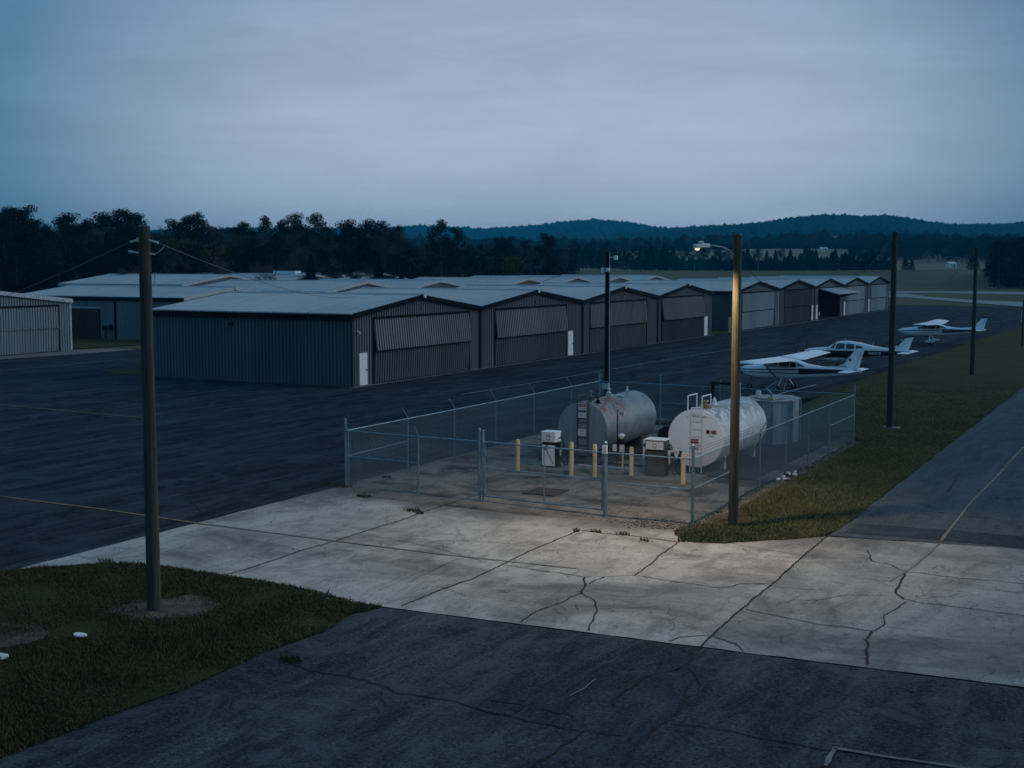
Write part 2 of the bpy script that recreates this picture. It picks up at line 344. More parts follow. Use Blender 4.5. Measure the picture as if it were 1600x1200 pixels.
M['grate'] = simple('rusty_plate', (.060, .028, .022), .8, var=.4, scale=6, bump=.4)
def leafmat(name, a, b):
    m = MT(name, 1.0, 0, 0)
    oi = m.n('ShaderNodeObjectInfo'); n1 = m.noise(.5, 3, .6, lo=.35, hi=.65)
    base = m.mix(n1, a, b); base = m.mix(m.mul(oi.outputs['Random'], .5), base, tuple((x+y)*.35 for x, y in zip(a, b)))
    m.col(base); return m.m
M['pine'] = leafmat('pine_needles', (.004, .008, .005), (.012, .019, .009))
M['cedar'] = leafmat('cedar_needles', (.004, .008, .005), (.010, .016, .009))
M['olive'] = leafmat('spring_leaves', (.060, .066, .020), (.115, .115, .040))
M['twig'] = leafmat('bare_twigs', (.050, .048, .044), (.10, .094, .084))
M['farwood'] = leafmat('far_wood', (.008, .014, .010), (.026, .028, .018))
M['hillwood'] = leafmat('hill_wood', (.015, .042, .040), (.030, .068, .056))  # blue-green of the distance haze partly mixed into the leaf colour
lampm = MT('lamp_glow'); lampm.b.inputs['Emission Color'].default_value = (1, .82, .55, 1); lampm.b.inputs['Emission Strength'].default_value = .7; M['glow'] = lampm.m

# ------------------------------------------------------------------ terrain and hills
def sm(a, b, x):
    t = np.clip((x-a)/(b-a), 0, 1); return t*t*(3-2*t)
SKY1 = [(-2500, 372), (400, 372), (950, 372), (1020, 362), (1060, 360), (1100, 357), (1160, 356), (1200, 352), (1240, 347), (1280, 344), (1330, 345), (1380, 343), (1410, 346), (1450, 352), (1480, 355), (1530, 356), (1570, 355), (1700, 350), (2200, 352), (5000, 365)]
SKY2 = [(-2500, 365), (300, 362), (620, 359), (660, 357), (700, 360), (740, 361), (800, 359), (830, 357), (870, 353), (900, 350), (930, 348), (985, 352), (1020, 358), (1060, 362), (1200, 364), (1700, 360), (5000, 365)]
def interp(tab, x): return np.interp(x, [a for a, _ in tab], [b for _, b in tab])
def terrain_z(X, Y):
    r = np.hypot(X, Y); az = np.arctan2(X, Y)-YAW; az = (az+np.pi) % (2*np.pi)-np.pi
    a = np.clip(az, -1.1, 1.1); px = 800+2000*np.tan(a); ca = np.cos(a)
    w1 = np.sin(X*.011+1.3)*np.cos(Y*.009+.4)+.6*np.sin(X*.023-Y*.017)
    z = -.05+sm(300, 620, r)*(5.6+.6*w1) + sm(640, 1040, r)*(11.5+1.2*w1) - sm(1080, 1350, r)*12
    h1 = CH+(412-interp(SKY1, px))/2000*2300*ca-9; h2 = CH+(412-interp(SKY2, px))/2000*3400*ca-9
    far = r > 1000
    z = np.where(far, np.maximum(z, (h1+2.5*w1)*np.exp(-((r-2300)/520)**2)), z); z = np.where(far, np.maximum(z, (h2+2.5*w1)*np.exp(-((r-3400)/600)**2)), z)
    return z
rr = np.concatenate([[0.5, 30, 80, 150, 220, 280], np.geomspace(300, 1500, 60), np.geomspace(1540, 5200, 60)])
aa = np.concatenate([np.linspace(-.75, .6, 240)+YAW, np.linspace(.6, 2*np.pi-.75, 60)[1:-1]+YAW])
RR, AA = np.meshgrid(rr, aa, indexing='ij'); TX, TY = RR*np.sin(AA), RR*np.cos(AA); TZ = terrain_z(TX, TY)
nr, na = len(rr), len(aa)
idx = np.arange(nr*na).reshape(nr, na); j2 = np.roll(idx, -1, axis=1)
F_ = np.stack([idx[:-1], idx[1:], j2[1:], j2[:-1]], -1).reshape(-1, 4)
ter = np_mesh('ground', np.stack([TX, TY, TZ], -1).reshape(-1, 3), F_, M['field'], smooth=True); tag(ter, kind='structure')
rng = np.random.default_rng(7); random.seed(7)
def tz(x, y): return float(terrain_z(np.array([x]), np.array([y]))[0])
def ground_at(px, r):
    """bearing of a surveyed column and a distance -> place on the terrain"""
    a = math.atan((px-800)/2000.0)+YAW; x, y = r*math.sin(a), r*math.cos(a); return x, y, tz(x, y)

# far woods: crowns grown close together, beyond counting
ICO = bmesh.new(); bmesh.ops.create_icosphere(ICO, subdivisions=1, radius=1.0)
IV = np.array([v.co[:] for v in ICO.verts]); IF = np.array([[v.index for v in f.verts] for f in ICO.faces]); ICO.free()
def wood(name, pts, h0, h1, wd, mat, seed):
    g = np.random.default_rng(seed); n = len(pts); k = len(IV)
    H = g.uniform(h0, h1, n)*(1+.12*(g.random(n) < .10)); Wd = H*g.uniform(wd*.8, wd*1.25, n)
    V_ = np.repeat(IV[None], n, 0)*(1+g.uniform(-.28, .28, (n, k, 1)))
    conic = (g.random(n) < .10)[:, None]
    taper = np.where(conic, 1-.42*(V_[..., 2]+.3), 1.0)
    V_[..., 0] *= Wd[:, None]*.5*taper; V_[..., 1] *= Wd[:, None]*.5*taper
    V_[..., 2] = (V_[..., 2]*.55+.5)*H[:, None]
    V_[..., 0] += pts[:, 0:1]; V_[..., 1] += pts[:, 1:2]; V_[..., 2] += pts[:, 2:3]
    F2 = (IF[None]+(np.arange(n)*k)[:, None, None]).reshape(-1, 3)
    return tag(np_mesh(name, V_.reshape(-1, 3), F2, mat), kind='stuff')
def scatter(n, r0, r1, px0, px1, keep=None):
    r = np.sqrt(rng.uniform(r0*r0, r1*r1, n)); px = rng.uniform(px0, px1, n); a = np.arctan((px-800)/2000)+YAW
    x, y = r*np.sin(a), r*np.cos(a)
    if keep is not None:
        k = keep(px, r); x, y = x[k], y[k]
    return np.stack([x, y, terrain_z(x, y)], -1)
p1 = scatter(9000, 1060, 1750, -300, 1900)
tag(wood('far_wood', p1, 9, 15, .75, M['farwood'], 1), 'dark wooded slope beyond the pale fields, below the blue hills', 'woodland')
p2 = scatter(10000, 1950, 2420, 850, 1850)
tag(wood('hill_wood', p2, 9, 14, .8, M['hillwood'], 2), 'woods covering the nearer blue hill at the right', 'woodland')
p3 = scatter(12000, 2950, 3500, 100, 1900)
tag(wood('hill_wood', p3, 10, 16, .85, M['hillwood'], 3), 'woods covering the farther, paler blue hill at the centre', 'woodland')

# ------------------------------------------------------------------ trees
def leafquads(c, n, spread, size, g, flat=.8):
    P = g.normal(0, 1, (n, 3)); P /= np.linalg.norm(P, axis=1)[:, None]; P *= (g.random((n, 1))**.45)*np.array(spread)
    P += np.array(c); a = g.normal(0, 1, (n, 3)); a /= np.linalg.norm(a, axis=1)[:, None]
    b = np.cross(a, g.normal(0, 1, (n, 3))); b /= np.linalg.norm(b, axis=1)[:, None]+1e-9
    s = size*g.uniform(.5, 1.2, (n, 1)); a = a*s; b = b*s*.6
    return np.stack([P-a*.5, P+b*.5, P+a*.5, P-b*.5], 1)
def branchset(g, H, kind):
    """bare crown as tapering 3-sided limbs; returns MB"""
    mb = MB()
    def grow(p, d, L, r, depth):
        q = p+d*L; mb.tube(p, q, r, r*.62, 5 if depth < 2 else 3, cap=False)
        if depth >= 5: return
        k = 3 if depth < 4 else 4
        for i in range(k):
            nd = (d+Vector(g.normal(0, .42 if depth < 3 else .55, 3))+Vector((0, 0, .16))).normalized()
            grow(q-d*L*g.uniform(0, .35), nd, L*g.uniform(.62, .86), max(r*.55, .018), depth+1)
    base = Vector((0, 0, 0)); th = H*.38
    mb.tube(base, (0, 0, th), H*.014, H*.010, 7, cap=False)
    for i in range(4): grow(Vector((0, 0, th*g.uniform(.75, 1))), Vector((g.normal(0, .38), g.normal(0, .38), 1)).normalized(), H*.17, H*.0075, 1)
    return mb
def make_tree(kind, H, seed):
    """returns (trunk mesh object, crown mesh object, extra) under an empty"""
    g = np.random.default_rng(seed)
    nm = {'pine': 'pine_tree', 'cedar': 'cedar_tree', 'bare': 'bare_tree', 'spring': 'broadleaf_tree'}[kind]
    root = thing(nm, None, 'tree')
    tr = MB()
    if kind == 'pine':
        lean = Vector((g.normal(0, .3), g.normal(0, .3), 0))
        tr.tube((0, 0, -.3), Vector((0, 0, H*.5))+lean*.5, H*.013, H*.009, 7); tr.tube(Vector((0, 0, H*.5))+lean*.5, Vector((0, 0, H*.95))+lean, H*.009, H*.002, 6)
        Q = []
        nc = int(g.integers(22, 30))
        for i in range(nc):
            z = H*(.34+.62*(i+g.random())/nc); t = (z/H-.34)/.62
            rad = H*.19*(1-.55*t**2)*g.uniform(.35, 1.0); a = g.uniform(0, 6.28)
            c = Vector((math.cos(a)*rad, math.sin(a)*rad, z))+lean*(z/H)
            tr.tube(Vector((0, 0, z-H*.05))+lean*(z/H), c, H*.003, H*.0012, 4, cap=False)
            s = H*g.uniform(.055, .095); Q.append(leafquads(c, 210, (s*1.2, s*1.2, s*.75), H*.021, g))
        Q.append(leafquads((lean.x, lean.y, H*.95), 160, (H*.06, H*.06, H*.05), H*.016, g)); mat = M['pine']
    elif kind == 'cedar':
        tr.tube((0, 0, -.2), (0, 0, H*.95), H*.018, H*.003, 6)
        n = 4200; z = H*(.06+.93*g.random(n)**.85); rad = H*.22*(1-(z/H))**.75*(g.random(n)**.4)*(1+.25*np.sin(z*3+g.random()*6))+.05
        a = g.uniform(0, 6.28, n)+0; C = np.stack([np.cos(a)*rad, np.sin(a)*rad, z], -1)
        Q = [leafquads((0, 0, 0), n, (.1, .1, .1), H*.034, g)+C[:, None, :]]; mat = M['cedar']
    elif kind == 'spring':
        b = branchset(g, H, kind); tr = b; Q = []
        vs = np.array(b.v); top = vs[vs[:, 2] > H*.42]; pick = top[g.integers(0, len(top), 1700)]
        Q = [leafquads((0, 0, 0), 1700, (.5, .5, .5), H*.028, g)+pick[:, None, :]]; mat = M['olive']
    else:
        tr = branchset(g, H, kind); Q = None
    if kind == 'bare':
        nb = 7*2+0
        vs = np.array(tr.v); crown = MB(); trunk = MB()
        # trunk = first limb; the rest is the twiggy crown
        trunk.v = tr.v[:14]; trunk.f = [f for f in tr.f if max(f) < 14]
        crown.v = tr.v[14:]; crown.f = [tuple(i-14 for i in f) for f in tr.f if min(f) >= 14]
        # haze of last year's twigs at the tips
        trunk.build('trunk', M['bark_pale'], root, fixn=False, smooth=True)
        top = vs[vs[:, 2] > H*.5]; pick = top[g.integers(0, len(top), 2600)]
        d = g.normal(0, 1, (2600, 3)); d[:, 2] = np.abs(d[:, 2])*.8; d /= np.linalg.norm(d, axis=1)[:, None]; L = g.uniform(.4, 1.2, (2600, 1))*H/20
        s = np.cross(d, g.normal(0, 1, (2600, 3))); s /= np.linalg.norm(s, axis=1)[:, None]; s *= .022
        TW = np.stack([pick-s, pick+s, pick+d*L+s*.3, pick+d*L-s*.3], 1).reshape(-1, 3)
        nv = len(crown.v); V_ = np.vstack([np.array(crown.v), TW]); q4 = np.array([f for f in crown.f if len(f) == 4])
        F2 = np.vstack([q4, np.arange(len(TW)).reshape(-1, 4)+nv]); np_mesh('crown', V_, F2, M['twig'], root)
    else:
        tr.build('trunk', M['skin_log'], root, fixn=False, smooth=True)
        V_ = np.concatenate(Q).reshape(-1, 3); np_mesh('crown', V_, np.arange(len(V_)).reshape(-1, 4), mat, root)
    return root
PROTO = {}
for kind, cnt in (('pine', 6), ('bare', 5), ('cedar', 4), ('spring', 2)):
    PROTO[kind] = [make_tree(kind, {'pine': 20, 'bare': 20, 'cedar': 9, 'spring': 16}[kind], 50+i*7+len(kind)) for i in range(cnt)]
H0 = {'pine': 20, 'bare': 20, 'cedar': 9, 'spring': 16}
used = set()
def plant(kind, x, y, z, h, label, group, w=1.0):
    pr = random.choice(PROTO[kind])
    if pr.name not in used: used.add(pr.name); t = pr
    else: t = copy_tree(pr)
    s = h/H0[kind]; t.location = (x, y, z-.05); t.scale = (s*w, s*w, s); t.rotation_euler = (0, 0, random.uniform(0, 6.28))
    tag(t, label, 'tree', group); return t
TOP = [(-120, 330), (0, 333), (12, 330), (25, 322), (38, 326), (50, 322), (62, 340), (90, 335), (105, 328), (116, 330), (122, 342), (150, 335), (165, 321), (180, 333), (200, 326), (215, 330), (232, 338), (252, 335), (268, 326), (285, 345), (295, 334), (310, 333), (325, 345), (345, 327), (365, 332), (385, 344), (412, 331), (430, 345), (450, 335), (480, 328), (512, 335), (525, 352), (540, 345), (562, 343), (578, 345), (600, 325), (622, 345), (630, 360), (655, 362), (672, 352), (690, 342), (706, 352), (722, 364), (760, 364), (790, 368), (830, 362), (850, 365), (875, 372), (900, 392)]
def hgt(px, r, ytop):
    x, y, z = ground_at(px, r); d = r*math.cos(math.atan((px-800)/2000.0)); return x, y, z, CH+(412-ytop)*d/2000-z
LP = {'pine': ('dark evergreen pine with ragged crown in the wood behind the hangar roofs', 'pines of the wood behind the hangars'),
      'bare': ('grey leafless tree with fine twigs in the wood behind the hangar roofs', 'bare trees of the wood behind the hangars'),
      'cedar': ('low dark conical cedar at the foot of the wood behind the hangar roofs', 'cedars of the wood behind the hangars'),
      'spring': ('tree with sparse olive spring leaves in the wood behind the hangar roofs', 'spring leafed trees of the wood behind the hangars')}
def belt(px, r, top, kind, w=1.0):
    x, y, z, h = hgt(px, r, top); plant(kind, x, y, z, max(h, 4), LP[kind][0], LP[kind][1], w)
px = -130
while px < 890:                                   # the skyline row
    top = float(interp(TOP, px)); r = 285+max(0, px-640)*.45+random.uniform(-15, 15)
    left = px < 240
    kind = 'pine' if random.random() < (.85 if left else .4) else 'bare'
    belt(px, r, top+random.uniform(-1, 5), kind, random.uniform(.85, 1.1)); px += random.uniform(17, 27)
for (px, top, kind, w) in ((25, 321, 'pine', .9), (50, 321, 'pine', .8), (105, 329, 'bare', .8), (165, 321, 'bare', 1.0), (203, 325, 'pine', 1.1), (267, 326, 'bare', .8), (310, 332, 'pine', .9), (350, 326, 'bare', 1.0), (412, 330, 'bare', .8), (480, 327, 'bare', 1.1), (492, 331, 'pine', .9), (545, 343, 'pine', 1.0), (600, 324, 'bare', 1.1), (570, 342, 'pine', .9), (690, 342, 'pine', .95), (850, 364, 'pine', .9), (325, 352, 'spring', 1.2), (300, 350, 'spring', 1.1), (527, 388, 'spring', .9), (805, 374, 'spring', 1.0)):
    belt(px, 268 if kind != 'spring' else 255, top, kind, w)
for row, (r0, dy, pk) in enumerate(((335, 10, .6), (310, 18, .5), (262, 26, .35), (245, 48, .3), (232, 66, .3))):
    px = -140+row*9
    while px < 900:
        top = min(float(interp(TOP, px))+dy+random.uniform(-5, 14), 425); r = r0+max(0, px-640)*.55+random.uniform(-9, 9)
        u = random.random(); left = px < 250
        kind = 'pine' if u < (pk+.3 if left else pk) else ('cedar' if (row > 1 and u > .86) else 'bare')
        belt(px, r, top, kind, random.uniform(.9, 1.25)*(1.25 if kind == 'pine' else 1.0)); px += random.uniform(26, 42)
# undergrowth closing the foot of the wood
def brush(name, label, pts, h0, h1, size, mat, seed, nq=110):
    g = np.random.default_rng(seed); Q = []
    for p in pts:
        h = g.uniform(h0, h1); Q.append(leafquads((p[0], p[1], p[2]+h*.5), nq, (h*.45, h*.45, h*.55), size, g))
    V_ = np.concatenate(Q).reshape(-1, 3); return tag(np_mesh(name, V_, np.arange(len(V_)).reshape(-1, 4), mat), label, 'woodland', kind='stuff')
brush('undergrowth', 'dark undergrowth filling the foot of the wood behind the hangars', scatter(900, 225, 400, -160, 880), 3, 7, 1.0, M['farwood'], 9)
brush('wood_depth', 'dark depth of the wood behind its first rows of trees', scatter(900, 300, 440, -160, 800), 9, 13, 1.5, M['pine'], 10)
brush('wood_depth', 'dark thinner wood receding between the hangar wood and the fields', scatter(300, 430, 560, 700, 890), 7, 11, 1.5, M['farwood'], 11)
# hedgerow of cedars across the fields
px = 892
while px < 1378:
    r = 640+random.uniform(-25, 25); top = 394+random.uniform(-9, 8)-(8 if px < 1040 else 0)
    x, y, z, h = hgt(px, r, top)
    plant('cedar' if random.random() < .72 else ('pine' if random.random() < .4 else 'bare'), x, y, z, max(h, 4.5), 'dark tree in the hedgerow along the top of the green field beyond the hangars', 'hedgerow trees beyond the field', random.uniform(1.0, 1.5)); px += random.uniform(4, 8.5)
brush('hedge', 'dark brush closing the hedgerow along the top of the green field', scatter(420, 625, 670, 985, 1390), 3, 6, 1.3, M['cedar'], 21, 60)
for px in (1300, 1318, 1350, 1362, 1380, 1412, 1422, 1515, 1523):
    r = 560; x, y, z, h = hgt(px, r, 400+random.uniform(-8, 6)); plant('cedar', x, y, z, h, 'broad dark cedar standing at the field edge behind the far hangars', 'cedars at the field edge', 1.6)
for i in range(34):
    px = 885+i*9+random.uniform(-8, 8); r = 800+random.uniform(-40, 60); x, y, z, h = hgt(px, r, 380+random.uniform(-6, 8))
    plant(random.choice(['pine', 'bare']), x, y, z, max(h, 7), 'tree in the dark wood line between the two pale fields', 'trees between the fields', 1.3)
# the dark clump at the right edge
brush('thicket', 'dark thicket under the clump of trees at the right edge', scatter(260, 400, 520, 1548, 1720), 4, 9, 1.1, M['pine'], 22, 90)
for i in range(60):
    px = random.uniform(1540, 1720)**1.0; r = random.uniform(395, 520); x, y, z, h = hgt(px, r, 372+random.uniform(-6, 18)+max(0, 1580-px)*.35)
    plant(random.choice(['pine', 'pine', 'bare', 'cedar']), x, y, z, max(h, 5), 'dark tree in the dense clump past the taxiway at the right edge', 'trees of the clump at the right', 1.3)
brush('wood_depth', 'dark wood behind the small white houses at the right', scatter(700, 790, 1060, 1330, 1760), 8, 13, 1.7, M['farwood'], 23, 90)
for i in range(46):
    px = 1335+i*7.5; r0_ = 760+random.uniform(-5, 5); r = 790+random.uniform(-40, 100); x, y, z, h = hgt(px, r, 379+random.uniform(-6, 8)-(6 if px > 1500 else 0))
    plant(random.choice(['pine', 'bare', 'pine']), x, y, z, max(h, 8), 'tree in the dark wood line behind the small white buildings', 'trees behind the white buildings', 1.5)

# ------------------------------------------------------------------ paved ground
def rough_poly(pts, step=.5, amp=.05, seed=0):
    out_ = []; n = len(pts)
    for i in range(n):
        a, b = Vector(pts[i]), Vector(pts[(i+1) % n]); L = (b-a).length; k = max(1, min(300, int(L/step))); nrm = Vector((-(b-a).y, (b-a).x)).normalized()
        for j in range(k):
            q = a.lerp(b, j/k); d = noise.noise(Vector((q.x*1.3, q.y*1.3, seed)))*amp+noise.noise(Vector((q.x*5, q.y*5, seed+9)))*amp*.6
            out_.append(q+nrm*d)
    return out_
def sheet(name, pts, z, mat, step=.5, amp=.05, seed=0, kind='structure', parent=None):
    pp = rough_poly(pts, step, amp, seed) if amp else [Vector(p) for p in pts]
    me = bpy.data.meshes.new(name); bm = bmesh.new()
    f = bm.faces.new([bm.verts.new((p.x, p.y, z)) for p in pp]); bmesh.ops.triangulate(bm, faces=[f])
    bm.normal_update()
    for f in bm.faces:
        if f.normal.z < 0: f.normal_flip()
    bm.to_mesh(me); bm.free(); me.materials.append(mat); o = bpy.data.objects.new(name, me); COL.objects.link(o)
    if kind: tag(o, kind=kind)
    return o
AP = [(-27.7, 20), (-27.7, 60.9), (-25.0, 61.6), (-20.4, 68), (-20.9, 88), (-21.2, 119), (-20.4, 184), (-24, 235), (-31, 262), (-52, 262), (-66, 250), (-49.6, 238), (-49.5, 200), (-68, 200), (-68, 91.5), (-89.8, 91.5), (-90.2, 76), (-93.9, 70), (-130, 60), (-130, 10), (-40, 5)]
sheet('apron', AP, .000, M['apron'], .8, .12, 1)
sheet('wall_footing', [(-49.42, 69.4), (-49.42, 141.6), (-49.0, 141.6), (-49.15, 120), (-49.0, 100), (-49.1, 80), (-48.95, 69.4)], .012, M['slab'], .4, .12, 41)
sheet('wall_footing', [(-68, 69.15), (-49.2, 69.2), (-49.2, 69.45), (-68, 69.45)], .012, M['darkpad'], .4, .08, 42)
sheet('wall_footing', [(-48.92, 150), (-48.92, 237), (-48.5, 237), (-48.6, 200), (-48.5, 150)], .012, M['slab'], .6, .12, 43)
sheet('gravel_verge', [(-94, 65), (-90.6, 75.5), (-89.5, 86), (-89.9, 91.2), (-92.5, 91), (-94.8, 87.2), (-93.8, 86), (-93.8, 65)], .012, M['gravel'], .4, .25, 2)
sheet('driveway', [(-17.3, 4), (-17.2, 25.0), (-2.6, 26.0), (12, 27), (12, 4)], -.004, M['front'], .5, .04, 3)
sheet('road', [(-9.5, 38.2), (-9.7, 60), (-10.1, 95), (-10.6, 200), (-11, 330), (-2, 330), (-2.6, 39.1)], .002, M['road'], .4, .09, 4)
sheet('concrete_apron', [(-30.5, 21.8), (-27.75, 23.4), (-27.7, 38.15), (-21, 38.0), (-13.5, 37.5), (-9.5, 38.0), (-4.1, 39.05), (14, 41), (14, 27.4), (-2.6, 26.05), (-17.4, 25.02), (-24, 24)], .006, M['conc'], .35, .05, 5)
sheet('concrete_apron', [G(*q) for q in ((1290, 841), (1259, 866), (1214, 907), (1180, 934), (1150, 960), (1112, 994), (1098, 1011), (1350, 1043), (1600, 1074), (1850, 1106), (1850, 880), (1600, 859), (1450, 849))], .0082, M['conc_shade'], .3, .03, 51)  # overlay on the same slab; dimmer light at the right painted as colour
sheet('yard_pad', [(-27.7, 38.1), (-27.85, 60.5), (-13.9, 60.3), (-13.75, 52), (-14.0, 45), (-13.85, 37.2), (-20, 36.6), (-25, 36.9)], .012, M['pad'], .4, .10, 6)
TC = simple('taxi_concrete', (.22, .24, .25), .85, var=.2)
def drape(x, y):
    z = 0.0
    for _ in range(12): z = max(0, tz(*G(x, y, z)))
    return (*G(x, y, z), z)
for top_, bot_ in (([(1385, 455), (1450, 454.5), (1600, 457), (1720, 459)], [(1385, 459), (1450, 457.5), (1600, 460.5), (1720, 463)]),
                   ([(1385, 459.2), (1420, 459.6), (1450, 464), (1517, 469), (1600, 472.5), (1720, 478)], [(1385, 464), (1420, 465), (1450, 468), (1517, 473.5), (1600, 480), (1720, 490)])):
    mb = MB(); vs = []; xs = np.linspace(1385, 1720, 60)
    for k, x in enumerate(xs):
        for m_ in range(4):
            yt, yb = interp(top_, x), interp(bot_, x); q = drape(x, yt+(yb-yt)*m_/3); vs.append((q[0], q[1], q[2]+.07))
    mb.add(vs, [(k*4+m_, k*4+m_+1, k*4+m_+5, k*4+m_+4) for k in range(59) for m_ in range(3)]); tag(mb.build('taxiway', TC), kind='structure')
sheet('asphalt_patch', [G(*q) for q in ((1078, 1022), (1090, 1050), (1086, 1075), (1064, 1106), (1038, 1130), (1000, 1160), (955, 1215), (900, 1215), (935, 1150), (985, 1080), (1040, 1040))], .002, M['patch'], .15, .12, 31)
sheet('asphalt_patch', [G(*q) for q in ((1318, 832), (1345, 818), (1480, 828), (1620, 840), (1620, 860), (1500, 847))], .0065, M['patch_d'], .2, .12, 32)
# grass beds
GBL = [(-60, 5), (-60, 14), (-30.5, 21.6), (-28.0, 23.0), (-27.2, 24.1), (-26.1, 25.2), (-24.7, 25.6), (-22.6, 25.6), (-20.9, 25.6), (-19.0, 25.35), (-17.9, 25.1), (-16.9, 24.95), (-17.3, 24.2), (-16.95, 22.8), (-17.15, 20.9), (-17.0, 18.7), (-17.05, 17.4), (-17.2, 16.2), (-17.3, 14), (-17.5, 5)]
sheet('grass_bed', GBL, .030, M['grass'], .3, .12, 8)
GST = [(-13.9, 36.6), (-13.4, 35.6), (-12.8, 35.3), (-12.0, 35.6), (-10.9, 36.6), (-9.7, 37.9), (-9.5, 39.5), (-9.7, 60), (-10.1, 95), (-10.6, 200), (-11, 262), (-24, 262), (-23.5, 235), (-20.3, 184), (-21.1, 119), (-20.8, 88), (-19.9, 71), (-20.4, 68), (-24.8, 61.9), (-23.5, 61.0), (-14.0, 60.6), (-13.4, 59), (-13.3, 52), (-13.3, 45), (-13.2, 40)]
sheet('grass_strip', GST, .022, M['grass'], .4, .14, 9)
sheet('grass_patch', [(-95.5, 88), (-94, 102), (-115, 102), (-115, 98), (-98, 91)], .02, M['grass'], .6, .3, 10)
sheet('grass_patch', [(-74.0, 71.5), (-73.4, 73.8), (-67.0, 74.2), (-67.0, 69.9), (-70.5, 69.9)], .02, M['grass'], .4, .3, 12)
sheet('grass_patch', [(-66, 141.7), (-50, 141.7), (-49.0, 144), (-49.2, 149.6), (-66, 149.6)], .02, M['grass'], .5, .3, 13)
sheet('dirt_patch', [(-22.4, 21.4), (-21.2, 21.3), (-20.2, 22.2), (-20.4, 23.4), (-21.6, 23.5), (-22.6, 22.6)], .045, M['dirt'], .2, .28, 14)
sheet('dirt_patch', [(-13.55, 37.0), (-12.4, 36.9), (-12.2, 38.4), (-12.7, 41.5), (-12.9, 46), (-13.3, 50), (-13.7, 50), (-13.7, 43)], .034, M['dirt'], .2, .3, 15)
sheet('dirt_patch', [(-23.4, 18.2), (-22.2, 17.9), (-22.0, 19.2), (-22.7, 20.0), (-24, 19.6)], .045, M['dirt'], .15, .25, 16)
# blades of grass
def blades(name, label, polys, n, hmin, hmax, seed, dens=None, bm_=None):
    g = np.random.default_rng(seed); P = np.array(polys); x0, y0 = P.min(0); x1, y1 = P.max(0)
    pts = np.empty((0, 2))
    while len(pts) < n:
        c = np.stack([g.uniform(x0, x1, n), g.uniform(y0, y1, n)], -1)
        if dens is not None: c = c[g.random(len(c)) < dens(c)]
        inside = np.zeros(len(c), bool); j = len(P)-1
        for i in range(len(P)):
            xi, yi, xj, yj = *P[i], *P[j]
            t = ((yi > c[:, 1]) != (yj > c[:, 1])) & (c[:, 0] < (xj-xi)*(c[:, 1]-yi)/(yj-yi+1e-12)+xi); inside ^= t; j = i
        pts = np.vstack([pts, c[inside]])
    pts = pts[:n]; h = g.uniform(hmin, hmax, (n, 1)); a = g.uniform(0, 6.28, n)
    hn = np.array([noise.noise(Vector((x*.8, y*.8, 3.3))) for x, y in pts])[:, None]; h = h*(1+1.1*hn)
    w = np.stack([np.cos(a), np.sin(a), 0*a], -1)*(.012+.10*h*0+.008); lean = g.normal(0, .5, (n, 2))
    B = np.hstack([pts, np.full((n, 1), .02)]); T = B+np.hstack([lean*h, h])
    V_ = np.stack([B-w, B+w, T], 1).reshape(-1, 3)
    o = np_mesh(name, V_, np.arange(3*n).reshape(-1, 3), bm_ or M['blade']); return tag(o, label, 'grass', kind='stuff')
VIS = [(-31, 13), (-31, 21.3), (-28.0, 22.9), (-27.2, 24.0), (-26.1, 25.2), (-24.7, 25.7), (-22.6, 25.65), (-20.9, 25.65), (-19.0, 25.4), (-17.9, 25.15), (-16.9, 25.0), (-17.2, 24.2), (-16.85, 22.8), (-17.05, 20.9), (-16.9, 18.7), (-16.95, 17.4), (-17.1, 16.2), (-17.2, 13)]
def dirtless(c):
    d = np.hypot((c[:, 0]+21.4)/1.25, (c[:, 1]-22.4)/1.05); return np.clip((d-.45)*1.3, .03, 1)
blades('grass', 'dark lawn grass growing round the near left wooden pole', VIS, 110000, .03, .09, 4, dirtless)
blades('grass', 'mown grass growing between the fuel yard fence and the road', [p for p in GST if p[1] < 100]+[], 120000, .03, .10, 5, lambda c: np.clip(38/(c[:, 1]+1)*1.1, .05, 1)**1.6*np.clip((98-c[:, 1])/30, 0, 1), M['blade_lit'])
def tufts(spots, seed):
    g = np.random.default_rng(seed); V_ = []
    for (x, y, rad, n) in spots:
        n = int(n*.5)
        for i in range(n):
            a, r = g.uniform(0, 6.28), rad*math.sqrt(g.random()); bx, by = x+math.cos(a)*r, y+math.sin(a)*r*.5; h = g.uniform(.05, .16); w = .02
            V_ += [(bx-w, by, .01), (bx+w, by, .01), (bx+g.normal(0, .05), by+g.normal(0, .05), h)]
    return tag(np_mesh('weeds', V_, np.arange(len(V_)).reshape(-1, 3), M['blade']), 'tufts of weeds rooted in the pavement cracks', 'weeds', kind='stuff')
sp = [(*G(*q), r, n) for q, r, n in (((570, 777), .35, 120), ((645, 799), .35, 120), ((525, 760), .7, 260), ((545, 757), .3, 60), ((455, 1033), .25, 120), ((900, 831), .12, 40), ((932, 832), .2, 50), ((975, 836), .25, 60), ((605, 747), .25, 60), ((655, 803), .2, 50), ((165, 878), .3, 60), ((1170, 845), .25, 120), ((1068, 846), .2, 90), ((1010, 846), .2, 40))]
tufts(sp, 3)

